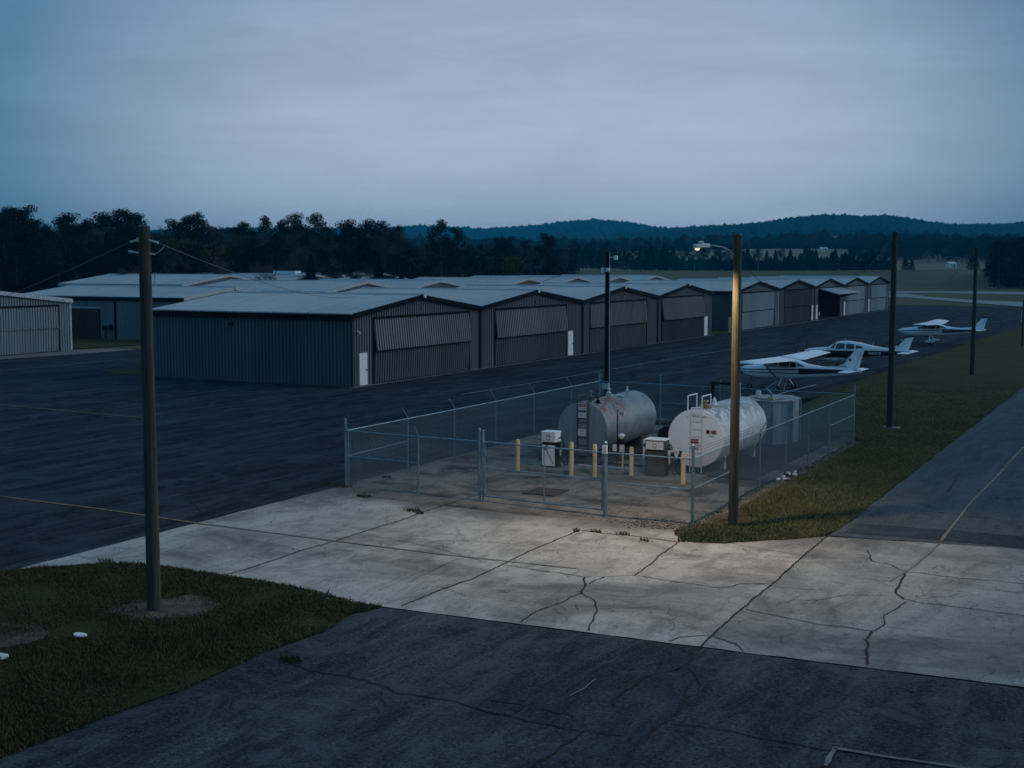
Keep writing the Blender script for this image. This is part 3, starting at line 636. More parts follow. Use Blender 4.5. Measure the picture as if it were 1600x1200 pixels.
# ------------------------------------------------------------------ painted lines, joints and cracks (surveyed polylines)
def ribbon(name, lines, z, mat, w=.03, jit=.03, kind='structure', step=.12):
    vs, fs = [], []
    for li, ln in enumerate(lines):
        ww = w; pts = ln
        if isinstance(ln, dict): ww = ln['w']; pts = ln['p']
        P = [Vector(G(*p)) for p in pts]; Q = []
        for a, b in zip(P[:-1], P[1:]):
            k = max(1, int((b-a).length/step))
            for j in range(k): Q.append(a.lerp(b, j/k))
        Q.append(P[-1])
        for i, q in enumerate(Q):
            d = (Q[min(i+1, len(Q)-1)]-Q[max(i-1, 0)]); d = Vector((-d.y, d.x)).normalized() if d.length else Vector((1, 0))
            off = (noise.noise(Vector((q.x*2.2, q.y*2.2, li)))*2+noise.noise(Vector((q.x*9, q.y*9, li+5))))*jit
            hw = ww*.5*(1+.6*noise.noise(Vector((q.x*4, q.y*4, li+20)))) if jit else ww*.5
            vs += [(*(q+d*(off-hw)), z), (*(q+d*(off+hw)), z)]
            if i: n0 = len(vs); fs.append((n0-4, n0-3, n0-1, n0-2))
    mb = MB(); mb.v = vs; mb.f = fs; o = mb.build(name, mat, fixn=False); return tag(o, kind=kind)
ribbon('pavement_joints', [
 [(1296,836),(1259,866),(1214,907),(1202,917),(1180,934),(1150,960),(1112,994),(1094,1012)],
 [(905,829),(879,840),(826,862),(781,885),(740,904),(680,926),(628,948)],
 [(757,768),(747,773),(657,802),(640,809),(500,853),(476,859),(401,885),(349,900)],
 [(905,829),(945,834),(990,838),(1062,848)]], .020, M['crack'], .045, .02)
ribbon('pavement_cracks', [
 [(1165,953),(1210,962),(1277,976),(1330,982),(1362,988)], [(1362,988),(1382,979),(1381,964),(1416,941)],
 {'w': .05, 'p': [(1362,988),(1354,1001),(1356,1012),(1352,1024),(1356,1039)]}, [(1356,861),(1362,877),(1390,883),(1405,891),(1418,894),(1450,898),(1499,904),(1559,909),(1600,913)],
 {'w': .05, 'p': [(1418,894),(1405,915),(1399,926),(1412,937)]}, [(1412,937),(1435,942),(1517,952),(1600,963)], [(1000,901),(1049,909),(1127,919)], [(1127,919),(1161,913),(1201,912)], {'w': .02, 'p': [(1206,917),(1262,922),(1285,922)]},
 {'w': .02, 'p': [(1154,853),(1195,859),(1255,869)]}, {'w': .015, 'p': [(1274,871),(1326,874)]}, [(1058,849),(1032,868),(1002,892),(989,900)],
 [(1112,994),(1060,996),(1045,1003)], [(1112,994),(1146,1007),(1163,1018)], [(785,883),(837,891),(875,896),(912,902)], {'w': .02, 'p': [(912,902),(944,902),(987,900),(1000,901)]},
 {'w': .05, 'p': [(914,902),(914,917),(909,926)]}, [(909,926),(879,941),(830,960),(813,973)], [(909,926),(929,939),(934,952),(926,969),(918,986)], [(944,902),(922,913)],
 {'w': .018, 'p': [(560,835),(640,848),(700,862),(760,880)]}, {'w': .018, 'p': [(720,845),(790,850),(870,862)]}, {'w': .015, 'p': [(640,1000-90),(700,880),(740,868)]}, {'w': .02, 'p': [(105,868),(135,872),(165,878)]},
 {'w': .015, 'p': [(934,952),(990,950),(1030,948)]}, {'w': .02, 'p': [(690,918),(712,926),(730,932)]}, {'w': .02, 'p': [(1258,940),(1280,938),(1330,930),(1384,932)]}],
 .021, M['crack'], .032, .035)
def hairlines(name, box, n, z, seed, w=.014, L0=.5, L1=2.2):
    g = np.random.default_rng(seed); mb = MB()
    for k in range(n):
        x, y = g.uniform(box[0], box[1]), g.uniform(box[2], box[3]); a = g.uniform(0, 6.28); L = g.uniform(L0, L1); st = int(L/.08); pv = None
        for i in range(st):
            a += g.normal(0, .28); x2, y2 = x+math.cos(a)*.08, y+math.sin(a)*.08; hw = w*.5*g.uniform(.4, 1.3)*(1-i/st*.6); nx, ny = -math.sin(a)*hw, math.cos(a)*hw
            cur = [(x2-nx, y2-ny, z), (x2+nx, y2+ny, z)]
            if pv: mb.add(pv+cur[::-1], [(0, 1, 2, 3)])
            pv = cur; x, y = x2, y2
    return tag(mb.build(name, M['crack'], fixn=False), kind='structure')
hairlines('pavement_cracks', (-26, 2, 26.6, 35.5), 130, .0205, 5)
hairlines('asphalt_cracks', (-16.6, 0, 14, 24.6), 110, .0112, 6, .018)
hairlines('asphalt_cracks', (-9.2, -3, 41, 75), 40, .0122, 7, .02, 1, 3)
hairlines('asphalt_cracks', (-44, -28.5, 26, 60), 60, .0112, 8, .02, 1, 3.5)
ribbon('asphalt_cracks', [
 [(1084,1019),(1084,1024),(1065,1045),(1049,1049)], [(1065,1045),(1006,1057),(961,1091),(958,1102)], [(1084,1059),(1071,1087),(1062,1106),(1037,1129),(1000,1159),(968,1198)], [(1075,1043),(1092,1058),(1096,1070)],
 [(1049,1131),(1112,1138),(1199,1155),(1300,1174)], [(500,1050),(545,1057),(590,1069),(624,1084),(665,1089),(714,1097),(744,1108),(796,1119),(837,1129),(867,1136),(912,1142),(972,1150)],
 [(762,1093),(822,1102),(796,1120),(744,1109),(762,1093)], [(843,1107),(896,1119)], [(912,1143),(875,1168),(834,1198)], [(435,1027),(487,1050),(500,1050)], {'w': .02, 'p': [(744,1108),(733,1125)]},
 [(1500,738),(1490,755),(1480,770)], [(1435,798),(1480,802),(1540,810)], {'w': .03, 'p': [(1320,832),(1400,838),(1500,846),(1600,857)]}, [(285,768),(300,785),(318,803)], {'w': .02, 'p': [(1290,790),(1340,793),(1400,792)]},
 {'w': .02, 'p': [(1430,770),(1500,775)]}], .011, M['crack'], .04, .04)
ribbon('painted_lines', [[(0,776),(60,784),(150,795),(300,817)], {'w': .09, 'p': [(0,632),(120,644),(225,653)]}], .0225, M['yellowline'], .10, .004)
ribbon('worn_lines', [[(300,817),(500,843),(700,868)], {'w': .07, 'p': [(700,868),(900,889)]}, [(1470,846),(1520,782),(1560,742),(1600,698)], {'w': .06, 'p': [(1390,910),(1430,884),(1470,848)]}], .0227, M['yellowfaint'], .09, .006)
ribbon('painted_lines', [[(1304,1170),(1379,1183),(1495,1200),(1530,1206)], [(1304,1170),(1290,1198)], {'w': .14, 'p': [(0,579),(120,569),(215,559)]}, {'w': .14, 'p': [(720,617),(860,594),(1025,565),(1180,540)]},
   {'w': .12, 'p': [(1290,578),(1345,560)]}, {'w': .03, 'p': [(890,1089),(914,1076),(930,1063)]}], .0235, M['whiteline'], .09, .01)

# ------------------------------------------------------------------ hangars
def gz(y, Wd, e, r): return e+(r-e)*(1-abs(y-Wd/2)/(Wd/2))
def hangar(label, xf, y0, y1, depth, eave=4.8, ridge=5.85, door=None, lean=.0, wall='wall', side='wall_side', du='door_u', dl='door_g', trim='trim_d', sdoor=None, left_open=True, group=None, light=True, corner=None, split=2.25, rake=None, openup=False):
    Wd = y1-y0; root = thing('hangar', label, 'hangar', (xf, y0, 0), 0, group)
    T = .12; g0, g1 = .06, Wd-.06
    fr = MB()
    if door:
        a, b, zt = door[0]-y0, door[1]-y0, door[2]
        fr.box(-T, 0, g0, a, 0, gz(g0, Wd, eave, ridge)-.0) if False else None
        fr.prism([(-T, g0, 0), (-T, a, 0), (-T, a, gz(a, Wd, eave, ridge)), (-T, g0, gz(g0, Wd, eave, ridge))], (T, 0, 0))
        fr.prism([(-T, b, 0), (-T, g1, 0), (-T, g1, gz(g1, Wd, eave, ridge)), (-T, b, gz(b, Wd, eave, ridge))], (T, 0, 0))
        fr.prism([(-T, a, zt), (-T, b, zt), (-T, b, gz(b, Wd, eave, ridge)), (-T, Wd/2, ridge), (-T, a, gz(a, Wd, eave, ridge))], (T, 0, 0))
    else:
        a = b = -99; zt = 0
        fr.prism([(-T, g0, 0), (-T, g1, 0), (-T, g1, gz(g1, Wd, eave, ridge)), (-T, Wd/2, ridge), (-T, g0, gz(g0, Wd, eave, ridge))], (T, 0, 0))
    y = g0+.15
    while y < g1-.1:
        zb = zt+.02 if a-.06 < y < b+.06 else .05
        zt2 = gz(y, Wd, eave, ridge)-.06
        blocked = sdoor and sdoor[0]-y0-.12 < y < sdoor[1]-y0+.12
        if blocked: zb = 2.3
        if zt2 > zb: fr.prism([(0, y-.075, zb), (.07, y-.06, zb), (.07, y+.06, zb), (0, y+.075, zb)], (0, 0, zt2-zb))
        y += .3
    fr.build('front_wall', M[wall], root)
    sdw = MB()
    sdw.box(-depth, -T-.002, g0, g0+T, 0, eave-.02); sdw.box(-depth, -T-.002, g1-T, g1, 0, eave-.02)
    sdw.prism([(-depth-T, g0, 0), (-depth-T, g1, 0), (-depth-T, g1, gz(g1, Wd, eave, ridge)), (-depth-T, Wd/2, ridge), (-depth-T, g0, gz(g0, Wd, eave, ridge))], (T-.002, 0, 0))
    x = -depth+.2
    while x < -.25:
        sdw.prism([(x-.075, g0, .05), (x-.06, g0-.07, .05), (x+.06, g0-.07, .05), (x+.075, g0, .05)], (0, 0, eave-.15))
        x += .3
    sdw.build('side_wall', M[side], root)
    rf = MB(); sl = (ridge-eave)/(Wd/2); ov = .25; th = .07
    for s in (0, 1):
        ya, yb = (0-(0 if not left_open else .12), Wd/2) if s == 0 else (Wd+.02, Wd/2)
        za, zb = (eave-abs(ya)*sl*(1 if s == 0 else 0)+.05, ridge+.05)
        rf.prism([(-depth-ov, ya, za), (-depth-ov, yb, zb), (-depth-ov, yb, zb+th), (-depth-ov, ya, za+th)], (depth+2*ov, 0, 0))
        x = -depth-ov+.1
        while x < ov-.05:
            rf.prism([(x-.04, ya, za+th), (x-.02, ya, za+th+.04), (x+.02, ya, za+th+.04), (x+.04, ya, za+th)], (0, yb-ya, zb-za)); x += .3 if depth < 20 else .6
    r_ = rf.build('roof', M['roof'], root)
    cap = MB(); x = -depth-ov
    cap.prism([(x, Wd/2-.3, ridge+.10), (x, Wd/2, ridge+.19), (x, Wd/2+.3, ridge+.10), (x, Wd/2+.3, ridge+.13), (x, Wd/2, ridge+.225), (x, Wd/2-.3, ridge+.13)], (depth+2*ov+.01, 0, 0))
    cap.build('ridge_cap', M['roof'], r_)
    tr = MB(); rk = M[rake or trim]
    for s in (0, 1):
        ya, yb = (-.02, Wd/2) if s == 0 else (Wd+.03, Wd/2)
        tr.prism([(ov+.002, ya, eave-.24), (ov+.002, yb, ridge-.20), (ov+.002, yb, ridge+.13), (ov+.002, ya, eave+.10)], (.05, 0, 0))
        tr.prism([(.005, ya, eave-.02), (.005, yb, ridge+.02), (.005, yb, ridge+.045), (.005, ya, eave+.045)], (ov, 0, 0))
    tr.build('rake_trim', rk, root)
    ct = MB(); ct.box(.058, .085, -.02, .22, 0, eave-.02); ct.build('corner_trim', M[corner or trim], root)
    ct = MB(); ct.box(.059, .086, Wd-.22, Wd-.03, 0, eave-.02); ct.build('corner_trim', M[corner or trim], root)
    gt = MB(); gt.box(-depth-ov, ov, -.19, -.10, eave-.34, eave-.02)
    if left_open: gt.build('gutter', M[trim], root)
    if door:
        fm = MB(); fm.box(.045, .12, a-.12, a, 0, zt+.15); fm.box(.045, .12, b, b+.12, 0, zt+.15); fm.box(.045, .16, a, b, zt, zt+.15)
        fm.build('door_frame', M['trim_d'], root)
        if openup:
            dr = MB(); dr.prism([(.06, a+.05, zt-.08), (2.9, a+.05, zt-.85), (2.9, a+.05, zt-.75), (.06, a+.05, zt+.02)], (0, b-a-.1, 0))
            d_ = dr.build('bifold_door', M['door_l'], root); tag(d_, 'pale door panel raised like an awning')
            dr = MB(); dr.prism([(.2, a+.05, zt-1.6), (2.85, a+.05, zt-.95), (2.85, a+.05, zt-.87), (.2, a+.05, zt-1.5)], (0, b-a-.1, 0)); dr.build('folded_panel', M['trim_d'], d_)
        else:
            up = MB(); up.xf = None; n_ = int((b-a)/.3)
            def panel(mb, zlo, xlo, zhi, xhi):
                mb.prism([(xlo, a+.03, zlo), (xhi, a+.03, zhi), (xhi-.05, a+.03, zhi), (xlo-.05, a+.03, zlo)], (0, b-a-.06, 0))
                yy = a+.15
                while yy < b-.1:
                    p0, p1 = (xlo, zlo), (xhi, zhi)
                    mb.add([(p0[0], yy-.075, p0[1]), (p0[0]+.06, yy-.06, p0[1]), (p0[0]+.06, yy+.06, p0[1]), (p0[0], yy+.075, p0[1]), (p1[0], yy-.075, p1[1]), (p1[0]+.06, yy-.06, p1[1]), (p1[0]+.06, yy+.06, p1[1]), (p1[0], yy+.075, p1[1])],
                        [(0, 1, 5, 4), (1, 2, 6, 5), (2, 3, 7, 6), (0, 3, 2, 1), (4, 5, 6, 7)]); yy += .3
            panel(up, split+.05, .10+lean, zt-.03, .06); d_ = up.build('bifold_door', M[du], root); tag(d_, 'upper leaf of the bi-fold door')
            lo = MB(); panel(lo, .06, .02, split-.03, .05+lean*.5); l_ = lo.build('lower_leaf', M[dl], d_)
            if lean > .12:
                ck = MB(); ck.prism([(.06, a+.005, zt-.05), (.10+lean, a+.005, split+.03), (.05, a+.005, split+.03)], (0, .02, 0)); ck.build('door_gap', M['trim_d'], d_)
            bt = MB(); bt.box(.06, .16+lean, a, b, split-.03, split+.045); bt.build('hinge_rail', M['trim_d'] if trim == 'trim_d' else M['greysteel'], d_)
    if sdoor:
        sdd = MB(); s0, s1 = sdoor[0]-y0, sdoor[1]-y0; sdd.box(.0, .075, s0, s1, .04, 2.2); s_ = sdd.build('side_door', M['white'], root)
        hd = MB(); hd.box(.077, .13, s1-.16, s1-.1, 1.0, 1.1); hd.build('handle', M['black'], s_)
    if light:
        lt = MB(); yc = Wd/2+.15; lt.box(.045, .16, yc-.12, yc+.12, ridge-.95, ridge-.72); lt.tube((.1, yc, ridge-.72), (.1, yc, ridge-.5), .03, .03, 6); lt.build('gable_light', M['greysteel'], root)
        v = MB(); v.box(.31, .42, Wd/2+.02, Wd/2+.28, ridge-.08, ridge+.1); v.build('ridge_lamp', M['signwhite'], root)
    return root
XF = -49.5; GH = 'hangars of the long row along the apron'
h1 = hangar('nearest hangar of the long row, dark side wall, white door at its left corner', XF, 69.7, 87, 17.3, door=(72.4, 85.3, 4.45), lean=.2, sdoor=(70.7, 71.6), group=GH)
w = MB(); w.tube((-10, -.01, 4.0), (-10, -.30, 4.0), .1, .13, 8); w.box(-10.12, -9.88, -.05, .04, 3.88, 4.15); w.build('wall_lamp', M['black'], h1)
w = MB(); w.tube((.05, .75, 3.72), (.3, .75, 3.6), .07, .1, 8); w.build('wall_lamp', M['signwhite'], h1)
hangar('second hangar of the long row, bi-fold door leaning out, white door at its right end', XF, 87.05, 105.9, 17.3, door=(89.5, 102.5, 4.5), lean=.2, sdoor=(103.0, 104.0), left_open=False, group=GH)
hangar('third hangar of the long row, just behind the black lamp post, closed dull grey door', XF, 105.95, 124.4, 17.3, door=(107.6, 121.3, 4.5), lean=.08, left_open=False, group=GH)
hangar('fourth hangar of the long row, last one before the grassy gap', XF, 124.45, 141.5, 17.3, door=(125.6, 138.3, 4.6), lean=.24, sdoor=(138.8, 139.8), left_open=False, group=GH, dl='door_br')
hangar('pale-doored hangar with white corner trim, right of the grassy gap and lamp pole', XF, 150, 168, 17.3, door=(152.3, 165.9, 4.55), lean=.02, wall='wall_l', side='wall_side', du='door_l', dl='door_l', sdoor=(150.8, 151.7), corner='trim_l', group=GH, light=False)
hangar('hangar with brownish dark door between the pale-doored hangar and the open one', XF, 168.05, 186, 17.3, door=(170.5, 184.2, 4.55), lean=.02, wall='wall', du='door_br', dl='door_br', sdoor=(184.6, 185.4), left_open=False, group=GH, light=False)
h7 = hangar('open hangar with its pale door raised as an awning over a dark interior', XF, 186.05, 203, 17.3, door=(188.4, 201.2, 4.55), wall='wall_l', openup=True, sdoor=(187.0, 187.9), left_open=False, group=GH, light=False)
hangar('pale-doored hangar just right of the open hangar', XF, 203.05, 220, 17.3, door=(205.2, 217.5, 4.55), lean=.02, wall='wall_l', du='door_l', dl='door_l', sdoor=(203.8, 204.7), left_open=False, group=GH, light=False)
hangar('farthest hangar of the long row, at its right end', XF, 220.05, 237, 17.3, door=(222.4, 234.5, 4.55), lean=.02, wall='wall_l', du='door_l', dl='door_l', sdoor=(220.9, 221.7), left_open=False, group=GH, light=False)
# second row behind
G2 = 'hangars of the rear row'
hangar('pale grey hangar cut by the left edge, with wide ribbed door and white rake trim', -94, 68.5, 87.2, 15, eave=4.75, ridge=5.75, door=(70.5, 85.6, 4.25), wall='wall_b', side='wall_b', du='wall_b', dl='wall_b', trim='trim_l', rake='trim_l', group=G2, split=2.2)
hb = hangar('wide grey-blue shed behind the near left pole, dark brown double door in its side', -94, 102.3, 118.4, 24.5, eave=4.55, ridge=5.5, wall='wall_l', side='wall_b', trim='trim_d', rake='trim_l', group=G2)
bd = MB(); bd.box(-16.7, -14.35, -.09, .04, .02, 3.3); bd.box(-14.3, -11.9, -.10, .04, .02, 3.3); b_ = bd.build('double_door', M['rust_brown'], hb)
bf = MB(); bf.box(-17, -11.6, -.16, .0, 3.32, 3.46); bf.build('door_track', M['trim_l'], hb)
bf = MB(); bf.box(-9.6, -9.45, -.16, -.03, 0, 4.4); bf.build('downpipe', M['trim_d'], hb)
mt_ = MB(); mt_.box(-10.3, -9.95, -.3, -.03, 1.1, 1.6); mt_.tube((-10.6, -.5, 0), (-10.6, -.5, 1.2), .04, .04, 6); mt_.box(-11.0, -10.3, -.6, -.4, 1.0, 1.5); mt_.build('meter_box', M['black'], hb)
vp = MB(); vp.tube((-12.3, 9.0, 5.2), (-12.3, 9.0, 7.0), .09, .09, 8); vp.build('vent_pipe', M['trim_l'], hb)
for i, (a, b, dp, e_, r2, lb) in enumerate(((127, 145, 22, 4.7, 5.85, 'rear row hangar whose dark side wall shows just above the near hangar roof'), (145.1, 163, 20, 4.7, 5.8, 'rear row hangar directly right of the one with the dark side wall'),
        (172, 190, 20, 4.7, 5.8, 'rear row hangar seen only as a low roof past the second gable'), (190.1, 208, 20, 4.7, 5.9, 'rear row hangar seen only as roof edge below the olive tree'), (208.1, 226, 20, 4.7, 5.8, 'rear row hangar, last but one towards the field'), (226.1, 244, 20, 4.7, 5.8, 'rear row hangar at the field end'))):
    hangar(lb, -94, a, b, dp, eave=e_, ridge=r2, door=(a+2.5, b-2.5, 4.3), wall='wall_l', side='wall_side', trim='trim_l', du='door_l', dl='door_l', group=G2, light=False)
for i, (a, b, lb) in enumerate(((150, 172, 'wide low roofed shed farthest back, left part of the roof horizon'), (172.1, 194, 'wide low roofed shed farthest back with a pale roof vent'), (194.1, 216, 'wide low roofed shed farthest back, behind the third gable'))):
    hq = hangar(lb, -138, a, b, 26, eave=4.9, ridge=6.3, wall='wall_l', side='wall_b', trim='trim_l', group='sheds farthest back', light=False)
    if i == 1:
        v = MB(); v.box(-8, -3, 10.2, 11.8, 6.3, 6.9); v.build('roof_vent', M['white'], hq)

# small cart inside the open hangar
ct_ = thing('utility_cart', 'small pale utility cart parked inside the open hangar', 'cart', (-50.9, 190.8, .0), R(75))
b_ = MB(); b_.box(-1.1, 1.1, -.6, .6, .35, .75); b_.box(-1.1, -.5, -.58, .58, .75, 1.05); b_.box(.7, 1.1, -.5, .5, .75, 1.0); b_.build('body', M['white_dull'], ct_, bevel=.06)
b_ = MB(); b_.box(-.9, .8, -.6, .6, 1.75, 1.83)
b_.build('canopy', M['white'], ct_, bevel=.03)
b_ = MB()
for sx in (-.85, .72):
    for sy in (-.54, .54): b_.tube((sx, sy, .8), (sx, sy, 1.77), .025, .025, 6)
b_.build('canopy_frame', M['black'], ct_)
b_ = MB(); b_.box(-.45, .1, -.5, .5, .75, .98); b_.box(-.5, -.38, -.5, .5, .98, 1.35); b_.build('seat', M['rubber'], ct_, bevel=.04)
for sx in (-.75, .75):
    for sy in (-.55, .55):
        b_ = MB(); b_.lathe([(.12, -.09), (.26, -.09), (.28, -.05), (.28, .05), (.26, .09), (.12, .09)], (sx, sy, .28), 'y', 16); b_.build('wheel', M['rubber'], ct_, smooth=True)

# small white far buildings
for px, r, wx, hh_, lb in ((1483, 720, 3.6, 1.7, 'tiny white house on the far field at the right, below the wood line'), (1284, 985, 5, 1.4, 'tiny pale farm building at the top of the far sloping field')):
    x, y, z = ground_at(px, r); t = thing('far_house', lb, 'house', (x, y, z), R(30))
    b_ = MB(); b_.box(-wx/2, wx/2, -3, 3, -.5, hh_); b_.build('wall', M['white'], t)
    b_ = MB(); b_.prism([(-wx/2-.2, -3.2, hh_), (-wx/2-.2, 3.2, hh_), (-wx/2-.2, 0, hh_+1.1)], (wx+.4, 0, 0)); rr_ = b_.build('roof', M['white_dull'] , t)
    b_ = MB(); b_.box(-wx*.25, -wx*.05, -3.04, -2.98, .6, 1.2); b_.build('window', M['glass'], t)
    b_ = MB(); b_.box(wx*.1, wx*.25, -3.04, -2.98, 0, 1.35); b_.build('door', M['trim_d'], t)

# ------------------------------------------------------------------ poles
def pole_part(root, H, r0, r1, mat, lean=(0, 0)):
    mb = MB(); pts = 14
    for i in range(pts):
        z0, z1 = H*i/pts, H*(i+1)/pts; ra = r0+(r1-r0)*i/pts; rb = r0+(r1-r0)*(i+1)/pts
        mb.tube((lean[0]*i/pts, lean[1]*i/pts, z0-(.3 if i == 0 else 0)), (lean[0]*(i+1)/pts, lean[1]*(i+1)/pts, z1), ra, rb, 14, cap=(i == pts-1))
    o = mb.build('shaft', mat, root, smooth=True)
    mb = MB(); mb.tube((lean[0], lean[1], H), (lean[0], lean[1], H+.03), r1*1.02, r1*.9, 14); mb.build('top_cap', M['greysteel'], root); return o
pl = thing('utility_pole', 'near left weathered wooden pole standing in the lawn with a dirt ring at its foot', 'utility pole', (-21.5, 22.2, 0))
pole_part(pl, 9.05, .165, .135, M['pole'])
b_ = MB(); b_.box(-.2, -.12, -.05, .05, 8.70, 8.8); b_.tube((-.17, -.02, 8.75), (-.36, -.08, 8.70), .022, .03, 6); b_.tube((.13, 0, 8.74), (.36, .06, 8.68), .022, .03, 6); b_.build('wire_clamp', M['white_dull'], pl)
b_ = MB(); b_.tube((-.16, -.02, 8.45), (-.40, -.1, 8.48), .02, .035, 6); b_.tube((.13, 0, 8.43), (.27, .04, 8.42), .02, .02, 6); b_.path([(.27, .04, 8.42), (.36, .06, 8.46), (.5, .1, 8.58)], .008, 5); b_.build('insulator', M['signwhite'], pl)
mp_ = thing('lamp_pole', 'tan wooden pole at the fence corner carrying the curved street lamp arm', 'street lamp', (-12.5, 38.0, 0))
pole_part(mp_, 9.08, .155, .125, M['pole_tan'])
ax = Vector((-.60, -.80, 0)).normalized()
b_ = MB(); prev = None
for t, z in ((.1, 8.45), (.3, 8.6), (.55, 8.70), (.85, 8.74), (1.1, 8.76)):
    q = Vector((ax.x*t, ax.y*t, z)); 
    if prev: b_.tube(prev, q, .025, .025, 8)
    prev = q
b_.box(-.16, -.1, -.06, .06, 8.35, 8.55); b_.build('lamp_arm', M['galv'], mp_, smooth=True)
b_ = MB(); xf = Matrix.Translation(Vector((ax.x*1.05, ax.y*1.05, 8.72))) @ Matrix.Rotation(math.atan2(ax.y, ax.x), 4, 'Z')
b_.xf = xf; b_.prism([(0, -.07, -.03), (0, .07, -.03), (0, .07, .09), (0, -.07, .09)], (.3, 0, 0)); lh_ = b_.build('lamp_head', M['white'], mp_, bevel=.02)
b_ = MB(); b_.xf = xf; b_.prism([(.3, -.09, -.05), (.3, .09, -.05), (.3, .08, .07), (.3, -.08, .07)], (.22, 0, 0)); b_.build('lamp_hood', M['signwhite'], lh_, bevel=.03)
b_ = MB(); b_.xf = xf; b_.lathe([(.03, .11), (.09, .12), (.09, .15), (.045, .18), (.02, .19)], (.28, 0, -.02), 'z', 12); b_.build('photocell', M['signwhite'], lh_)
b_ = MB(); b_.xf = xf; b_.lathe([(.02, -.12), (.06, -.10), (.085, -.055)], (.41, 0, -.005), 'z', 14); b_.build('lamp_lens', M['glow'], lh_, smooth=True)
LPOS = xf @ Vector((.41, 0, -.16)); LPOS = Vector((LPOS.x-12.5, LPOS.y+38.0, LPOS.z))
ld = bpy.data.lights.new('lamp_light', 'SPOT'); ld.energy = 1380; ld.color = (1.0, .72, .45); ld.spot_size = R(160); ld.spot_blend = .6; ld.shadow_soft_size = .12
lo_ = bpy.data.objects.new('lamp_light', ld); COL.objects.link(lo_); lo_.location = LPOS; lo_.rotation_euler = (R(-6), R(10), 0)
p3_ = thing('utility_pole', 'dark wooden pole in the grass strip, between the low-wing plane and the road', 'utility pole', (-13.3, 64.8, 0)); pole_part(p3_, 9.75, .17, .125, M['pole_dark'])
b_ = MB(); b_.box(-.2, -.12, -.08, .08, 9.3, 9.5); b_.build('wire_clamp', M['greysteel'], p3_)
b_ = MB(); b_.box(-.35, .5, -.3, .3, .0, .09); 
b_.build('footing', M['slab'], p3_, bevel=.02)
p4_ = thing('utility_pole', 'farther dark pole in front of the far high-wing plane tail', 'utility pole', (-14.5, 99.2, 0)); pole_part(p4_, 9.4, .17, .12, M['pole_dark'])
b_ = MB(); b_.box(-.2, -.12, -.08, .08, 9.0, 9.2); b_.build('wire_clamp', M['greysteel'], p4_)
p5 = thing('floodlight_pole', 'black pole behind the rusty grey tank with floodlights and a white cable up its side', 'light pole', (-27.45, 61.9, 0)); pole_part(p5, 8.85, .13, .10, M['black'])
b_ = MB(); b_.tube((.15, .03, 0), (.125, .02, 8.8), .028, .024, 8); b_.build('conduit', M['trim_l'], p5)
b_ = MB(); b_.box(-.3, -.12, -.14, .02, 7.72, 7.98); b_.box(.0, .2, -.22, -.1, 7.78, 7.98)
b_.build('floodlight', M['white'], p5, bevel=.03)
b_ = MB(); b_.box(.40, .60, -.12, .0, 8.40, 8.62); b_.tube((.12, 0, 8.55), (.42, -.03, 8.52), .02, .02, 6); b_.build('floodlight', M['white'], p5, bevel=.012)
b_ = MB(); b_.box(-.2, .18, -.18, .0, 1.6, 1.9); b_.build('switch_box', M['white_dull'], p5)
for px_, yb, yt, lb in ((1597, 540, 470, 'thin dark pole cut by the right edge beyond the far plane'),):
    gx, gy = G(px_, yb); t = thing('utility_pole', lb, 'pole', (gx, gy, 0)); pole_part(t, 4.6, .10, .09, M['pole_dark'])
    b_ = MB(); b_.box(-.14, -.1, -.2, .3, 2.4, 3.6); b_.build('sign_plate', M['signwhite'], t)
def wire(label, a, b, sag, r=.010, mat='greysteel', n=24):
    mb = MB(); P = []; A, B = Vector(a), Vector(b)
    for i in range(n+1):
        t = i/n; q = A.lerp(B, t); q.z -= sag*4*t*(1-t); P.append(q)
    mb.path(P, r, 5); return tag(mb.build('overhead_wire', M[mat], fixn=False), label, 'wire')
wire('sagging wire from the near left pole out past the left edge', (-21.85, 22.1, 8.70), (-60, 45, 5.2), .3)
wire('long wire from the near left pole to the roof of the second hangar', (-21.15, 22.25, 8.68), (-66, 97, 5.9), 1.0)
wire('wire from the street lamp pole to the hangar roofs', (-12.6, 38.1, 8.5), (-49.8, 168.2, 5.2), .6, mat='black')
wire('short wire from the black floodlight pole towards the hangars', (-27.6, 62, 8.6), (-60, 107, 5.6), .5, mat='black')
wire('pale wire slanting down from the dark pole beside the low-wing plane', (-13.45, 64.85, 9.4), (-50, 212, 6.1), .5, r=.016)
wire('pale wire slanting down from the farther dark pole', (-14.6, 99.3, 9.1), (*G(1460, 455), .5), .8, r=.02)

